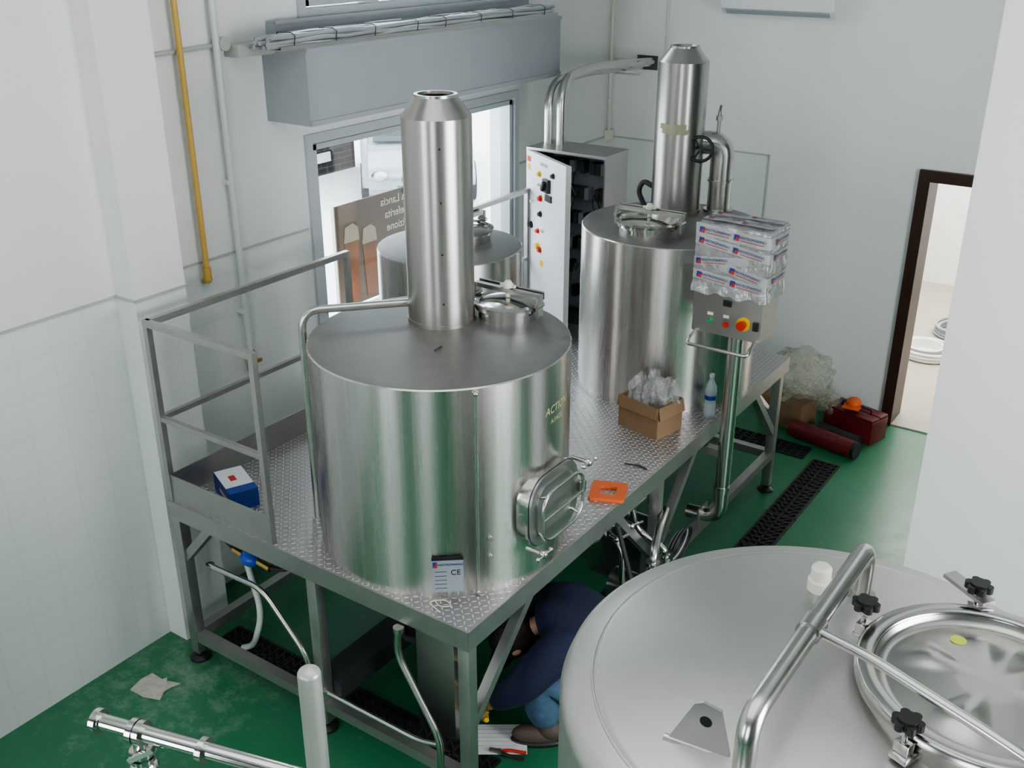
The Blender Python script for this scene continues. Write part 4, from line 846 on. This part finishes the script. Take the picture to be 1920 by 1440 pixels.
for s in (-1,1):
    bm=B(); sph(bm,(.11,s*.18,.05),.055,(2.3,.95,.9)); sph(bm,(.05,s*.18,.08),.058,(1.15,.95,1.0))
    for v in bm.verts: v.co.z=max(v.co.z,.018)
    sh=loc_mesh('shoe',bm,shoe,Pn)
    bm=B(); poly(bm,[(.105+.135*math.cos(a),s*.18+.05*math.sin(a)) for a in [k*math.pi/10 for k in range(20)]],.02,TR(0,0,.01)); loc_mesh('sole',bm,black,sh)
    w=Vector((.30,s*.13,.21)); pc=Vector((.345,s*.115,.155))
    hV=[tuple(w),tuple((w+pc)/2),tuple(pc)]; hR=[.028,(.036,.022),(.040,.020)]; hE=[(0,1),(1,2)]; roots=[0]
    for k in range(4):
        off=(k-1.5)*.020; base=pc+Vector((.0,off,-.0)); i=len(hV); ln=(.026,.032,.03,.022)[k]
        hV+=[tuple(base),tuple(base+Vector((.026,off*.2,-.026))),tuple(base+Vector((.028,off*.2,-.026-ln))),tuple(base+Vector((.006,off*.1,-.038-ln)))]
        hR+=[.012,.011,.010,.0085]; hE+=[(i,i+1),(i+1,i+2),(i+2,i+3)]; roots.append(i)
    i=len(hV); hV+=[tuple((w+pc)/2+Vector((0,-s*.02,0))),tuple(pc+Vector((-.005,-s*.05,-.01))),tuple(pc+Vector((.012,-s*.055,-.040)))]; hR+=[.014,.012,.010]; hE+=[(i,i+1),(i+1,i+2)]; roots.append(i)
    skin('gloved_hand',hV,hE,hR,glovem,Pn,roots=roots,label='hand in a dull yellow work glove')
Mh=TR(.215,0,.475)@Matrix.Rotation(rad(120),4,'Y')
bm=B(); sph(bm,(0,0,0),.1,(1.05,.80,1.0),seg=24)
bm.transform(Mh); loc_mesh('head',bm,skinm,Pn)
bm=B(); sph(bm,(-.014,0,.006),.113,(1.05,.90,1.08),seg=32)
dl=[v for v in bm.verts if (v.co.x>.064 and v.co.z<.055)]
bmesh.ops.delete(bm,geom=dl,context='VERTS'); bm.transform(Mh); loc_mesh('hair',bm,hairm,Pn,'short dark hair')
bm=B(); cyl(bm,(.09,0,.015),(.118,0,-.02),.008,.014,seg=12); sph(bm,(.113,0,-.022),.014,seg=12); bm.transform(Mh); loc_mesh('nose',bm,skinm,Pn)
for s in (-1,1):
    bm=B(); sph(bm,(.01,s*.100,0),.024,(.6,.3,1),seg=12); bm.transform(Mh); loc_mesh('ear',bm,skinm,Pn)
    bm=B(); sph(bm,(.088,s*.03,.012),.011,seg=10); bm.transform(Mh); loc_mesh('eye',bm,hairm,Pn)
bm=B(); box(bm,(.092,0,-.05),(.012,.045,.008)); bm.transform(Mh); loc_mesh('mouth',bm,redbox,Pn)
e=empty('hand_tool',(-2.66,3.62,0),'yellow handled tool held near the floor','tool')
Mt=Matrix.Translation(Z0)@rz(-145.4)@Matrix.Scale(PS,4)
bm=B(); tube(bm,[(.36,.03,.06),(.36,.10,.10),(.355,.17,.12)],.012,.05); fin(bm,'grip',yellow,e,M=Mt)
bm=B(); tube(bm,[(.36,.03,.06),(.37,-.08,.012)],.008); fin(bm,'shaft',steel_pipe,e,M=Mt)
# ---------------------------------------------------------------- outside
bm=B(); boxb(bm,(-40,-10,-.2),(-5.08,40,-.02)); fin(bm,'ground_street',street,kind='structure',smooth=False)
bm=B(); boxb(bm,(-13.1,7,-.02),(-12.9,13.75,3.4)); fin(bm,'wall_street_brick',brickm,kind='structure',smooth=False)
bm=B(); boxb(bm,(-18.2,17.0,0),(-18,30,7)); boxb(bm,(-18.2,24,0),(5,24.2,7)); fin(bm,'wall_street_white',facade,kind='structure',smooth=False)
bm=B(); box(bm,(-12.88,12.95,.28),(.03,.32,.16)); fin(bm,'wall_sign',paper,label='small white blank sign on the dark brick wall',cat='sign',smooth=False)
V=empty('van',(-10.6,12.3,-.02),'white delivery van parked outside the window','van')
Vm=TR(-9.86,11.90,-.02)@rz(-47.8)
prof=[(0,.24),(.04,.44),(.0,.60),(-.20,.72),(-.85,.84),(-1.35,1.36),(-1.8,1.60),(-4.2,1.60),(-4.3,.4),(-4.2,.26)]
bm=B(); poly(bm,prof,1.74,Vm@Matrix(((1,0,0,0),(0,0,1,0),(0,1,0,0),(0,0,0,1)))); bmesh.ops.bevel(bm,geom=bm.edges[:],offset=.10,segments=4,affect='EDGES')
Vi=Vm.inverted()
for v in bm.verts:
    p=Vi@v.co
    if p.x>-1.2: p.x-=.42*(abs(p.y)/.87)**2.4*min(1,(p.x+1.2)); p.z-=.05*(abs(p.y)/.87)**3
    v.co=Vm@p
fin(bm,'van_body',vanw,V,ang=60)
bm=B(); bar(bm,(-.90,0,.91),(-1.33,0,1.36),1.35,.03); fin(bm,'windscreen',glassg,V,M=Vm,smooth=False)
bm=B(); box(bm,(.030,0,.40),(.04,.7,.07),bev=.01); fin(bm,'grille',darkin,V,M=Vm)
for s in (-1,1):
    bm=B(); sph(bm,(-.15,s*.60,.54),.12,(.9,1.1,.7)); fin(bm,'headlight',steel_cab,V,M=Vm)
    for x in (-.80,-3.5):
        bm=B(); cyl(bm,(x,s*.78,.30),(x,s*.89,.30),.30,seg=32); fin(bm,'wheel',rubber,V,M=Vm)
        bm=B(); cyl(bm,(x,s*.87,.30),(x,s*.905,.30),.17,seg=24); fin(bm,'hubcap',steel_frame,V,M=Vm)
bm=B(); box(bm,(.03,0,.26),(.08,1.0,.12),bev=.03); fin(bm,'bumper',grayp,V,M=Vm)
text('IVECO',.12,inkk,Vm@Matrix.Translation((.045,-.12,.52))@Matrix.Rotation(rad(90),4,'Z')@Matrix.Rotation(rad(90),4,'X'),V,name='badge')
e=empty('advertising_banner',(-5.4,6.2,-.02),'brown advertising banner with beer glasses, seen from behind outside','banner')
bm=B(); boxb(bm,(-5.41,5.50,1.25),(-5.40,6.62,2.06)); fin(bm,'banner_sheet',poster,e,smooth=False)
for y in (5.52,6.6):
    bm=B(); boxb(bm,(-5.44,y-.02,-.02),(-5.41,y+.02,2.06)); fin(bm,'banner_stand',steel_frame,e,smooth=False)
BM=facing(0,(-5.395,0,0))
def bp(pts,m,name):
    bm=B(); poly(bm,pts,.002,BM); fin(bm,name,m,e,smooth=False)
for y,h in ((5.66,.0),(5.86,-.05)):
    bp([(y-.055,1.28),(y+.055,1.28),(y+.08,1.76+h),(y-.08,1.76+h)],beerg,'printed_glass')
    bp([(y-.085,1.76+h),(y+.085,1.76+h),(y+.075,1.86+h),(y+.02,1.90+h),(y-.065,1.88+h)],foamm,'printed_foam')
mir=Matrix.Diagonal((-1,1,1,1))
for tx_,z in (('Bianca Lancia',1.99),('la preferita',1.885),('tradizione',1.78)):
    text(tx_,.092,inkw,facing(0,(-5.392,6.25,z))@mir,e,name='lettering')
# ---------------------------------------------------------------- lights, world, camera
def area(name,loc,rot,sx,sy,p,col=(1,1,1)):
    l=bpy.data.lights.new(name,'AREA'); l.shape='RECTANGLE'; l.size=sx; l.size_y=sy; l.energy=p; l.color=col
    o=bpy.data.objects.new(name,l); o.location=loc; o.rotation_euler=rot; COL.objects.link(o); return o
cool=(.97,.99,1)
area('window_light',(-3.45,-2.95,2.4),(rad(90),0,rad(180)),1.5,2.8,150,cool)
area('window_light',(.25,-2.95,2.4),(rad(90),0,rad(180)),1.5,2.8,80,cool)
area('window_light',(2.95,3.0,2.5),(rad(90),0,rad(90)),2.8,2.6,135,cool)
area('overhead_fill',(-1.5,1.5,5.1),(0,0,0),4,4,60,cool)  # unseen soft fill added overhead to brighten the room
area('room_light',(-1.9,11,2.9),(0,0,0),2.5,2.5,200,(1,.99,.96))
w=bpy.data.worlds.new('World'); SC.world=w; w.use_nodes=True; nt=w.node_tree
bg=nt.nodes['Background']; sky=nt.nodes.new('ShaderNodeTexSky')
try:
    sky.sky_type='HOSEK_WILKIE'; sky.turbidity=8; sky.sun_direction=(.3,.3,.9)
except Exception: pass
mx=nt.nodes.new('ShaderNodeMix'); mx.data_type='RGBA'; mx.inputs[0].default_value=.85; mx.inputs[7].default_value=(.93,.97,1,1)
nt.links.new(sky.outputs[0],mx.inputs[6]); nt.links.new(mx.outputs[2],bg.inputs[0]); bg.inputs[1].default_value=8
try: SC.view_settings.look='AgX - Medium High Contrast'
except Exception: pass
cam=bpy.data.cameras.new('Camera'); co=bpy.data.objects.new('Camera',cam); COL.objects.link(co)
cam.sensor_width=36; cam.lens=36*1950/1920; cam.clip_start=.05; cam.clip_end=200
co.location=(0,0,4); co.rotation_euler=(rad(90-23.97),0,rad(34.6))
SC.camera=co
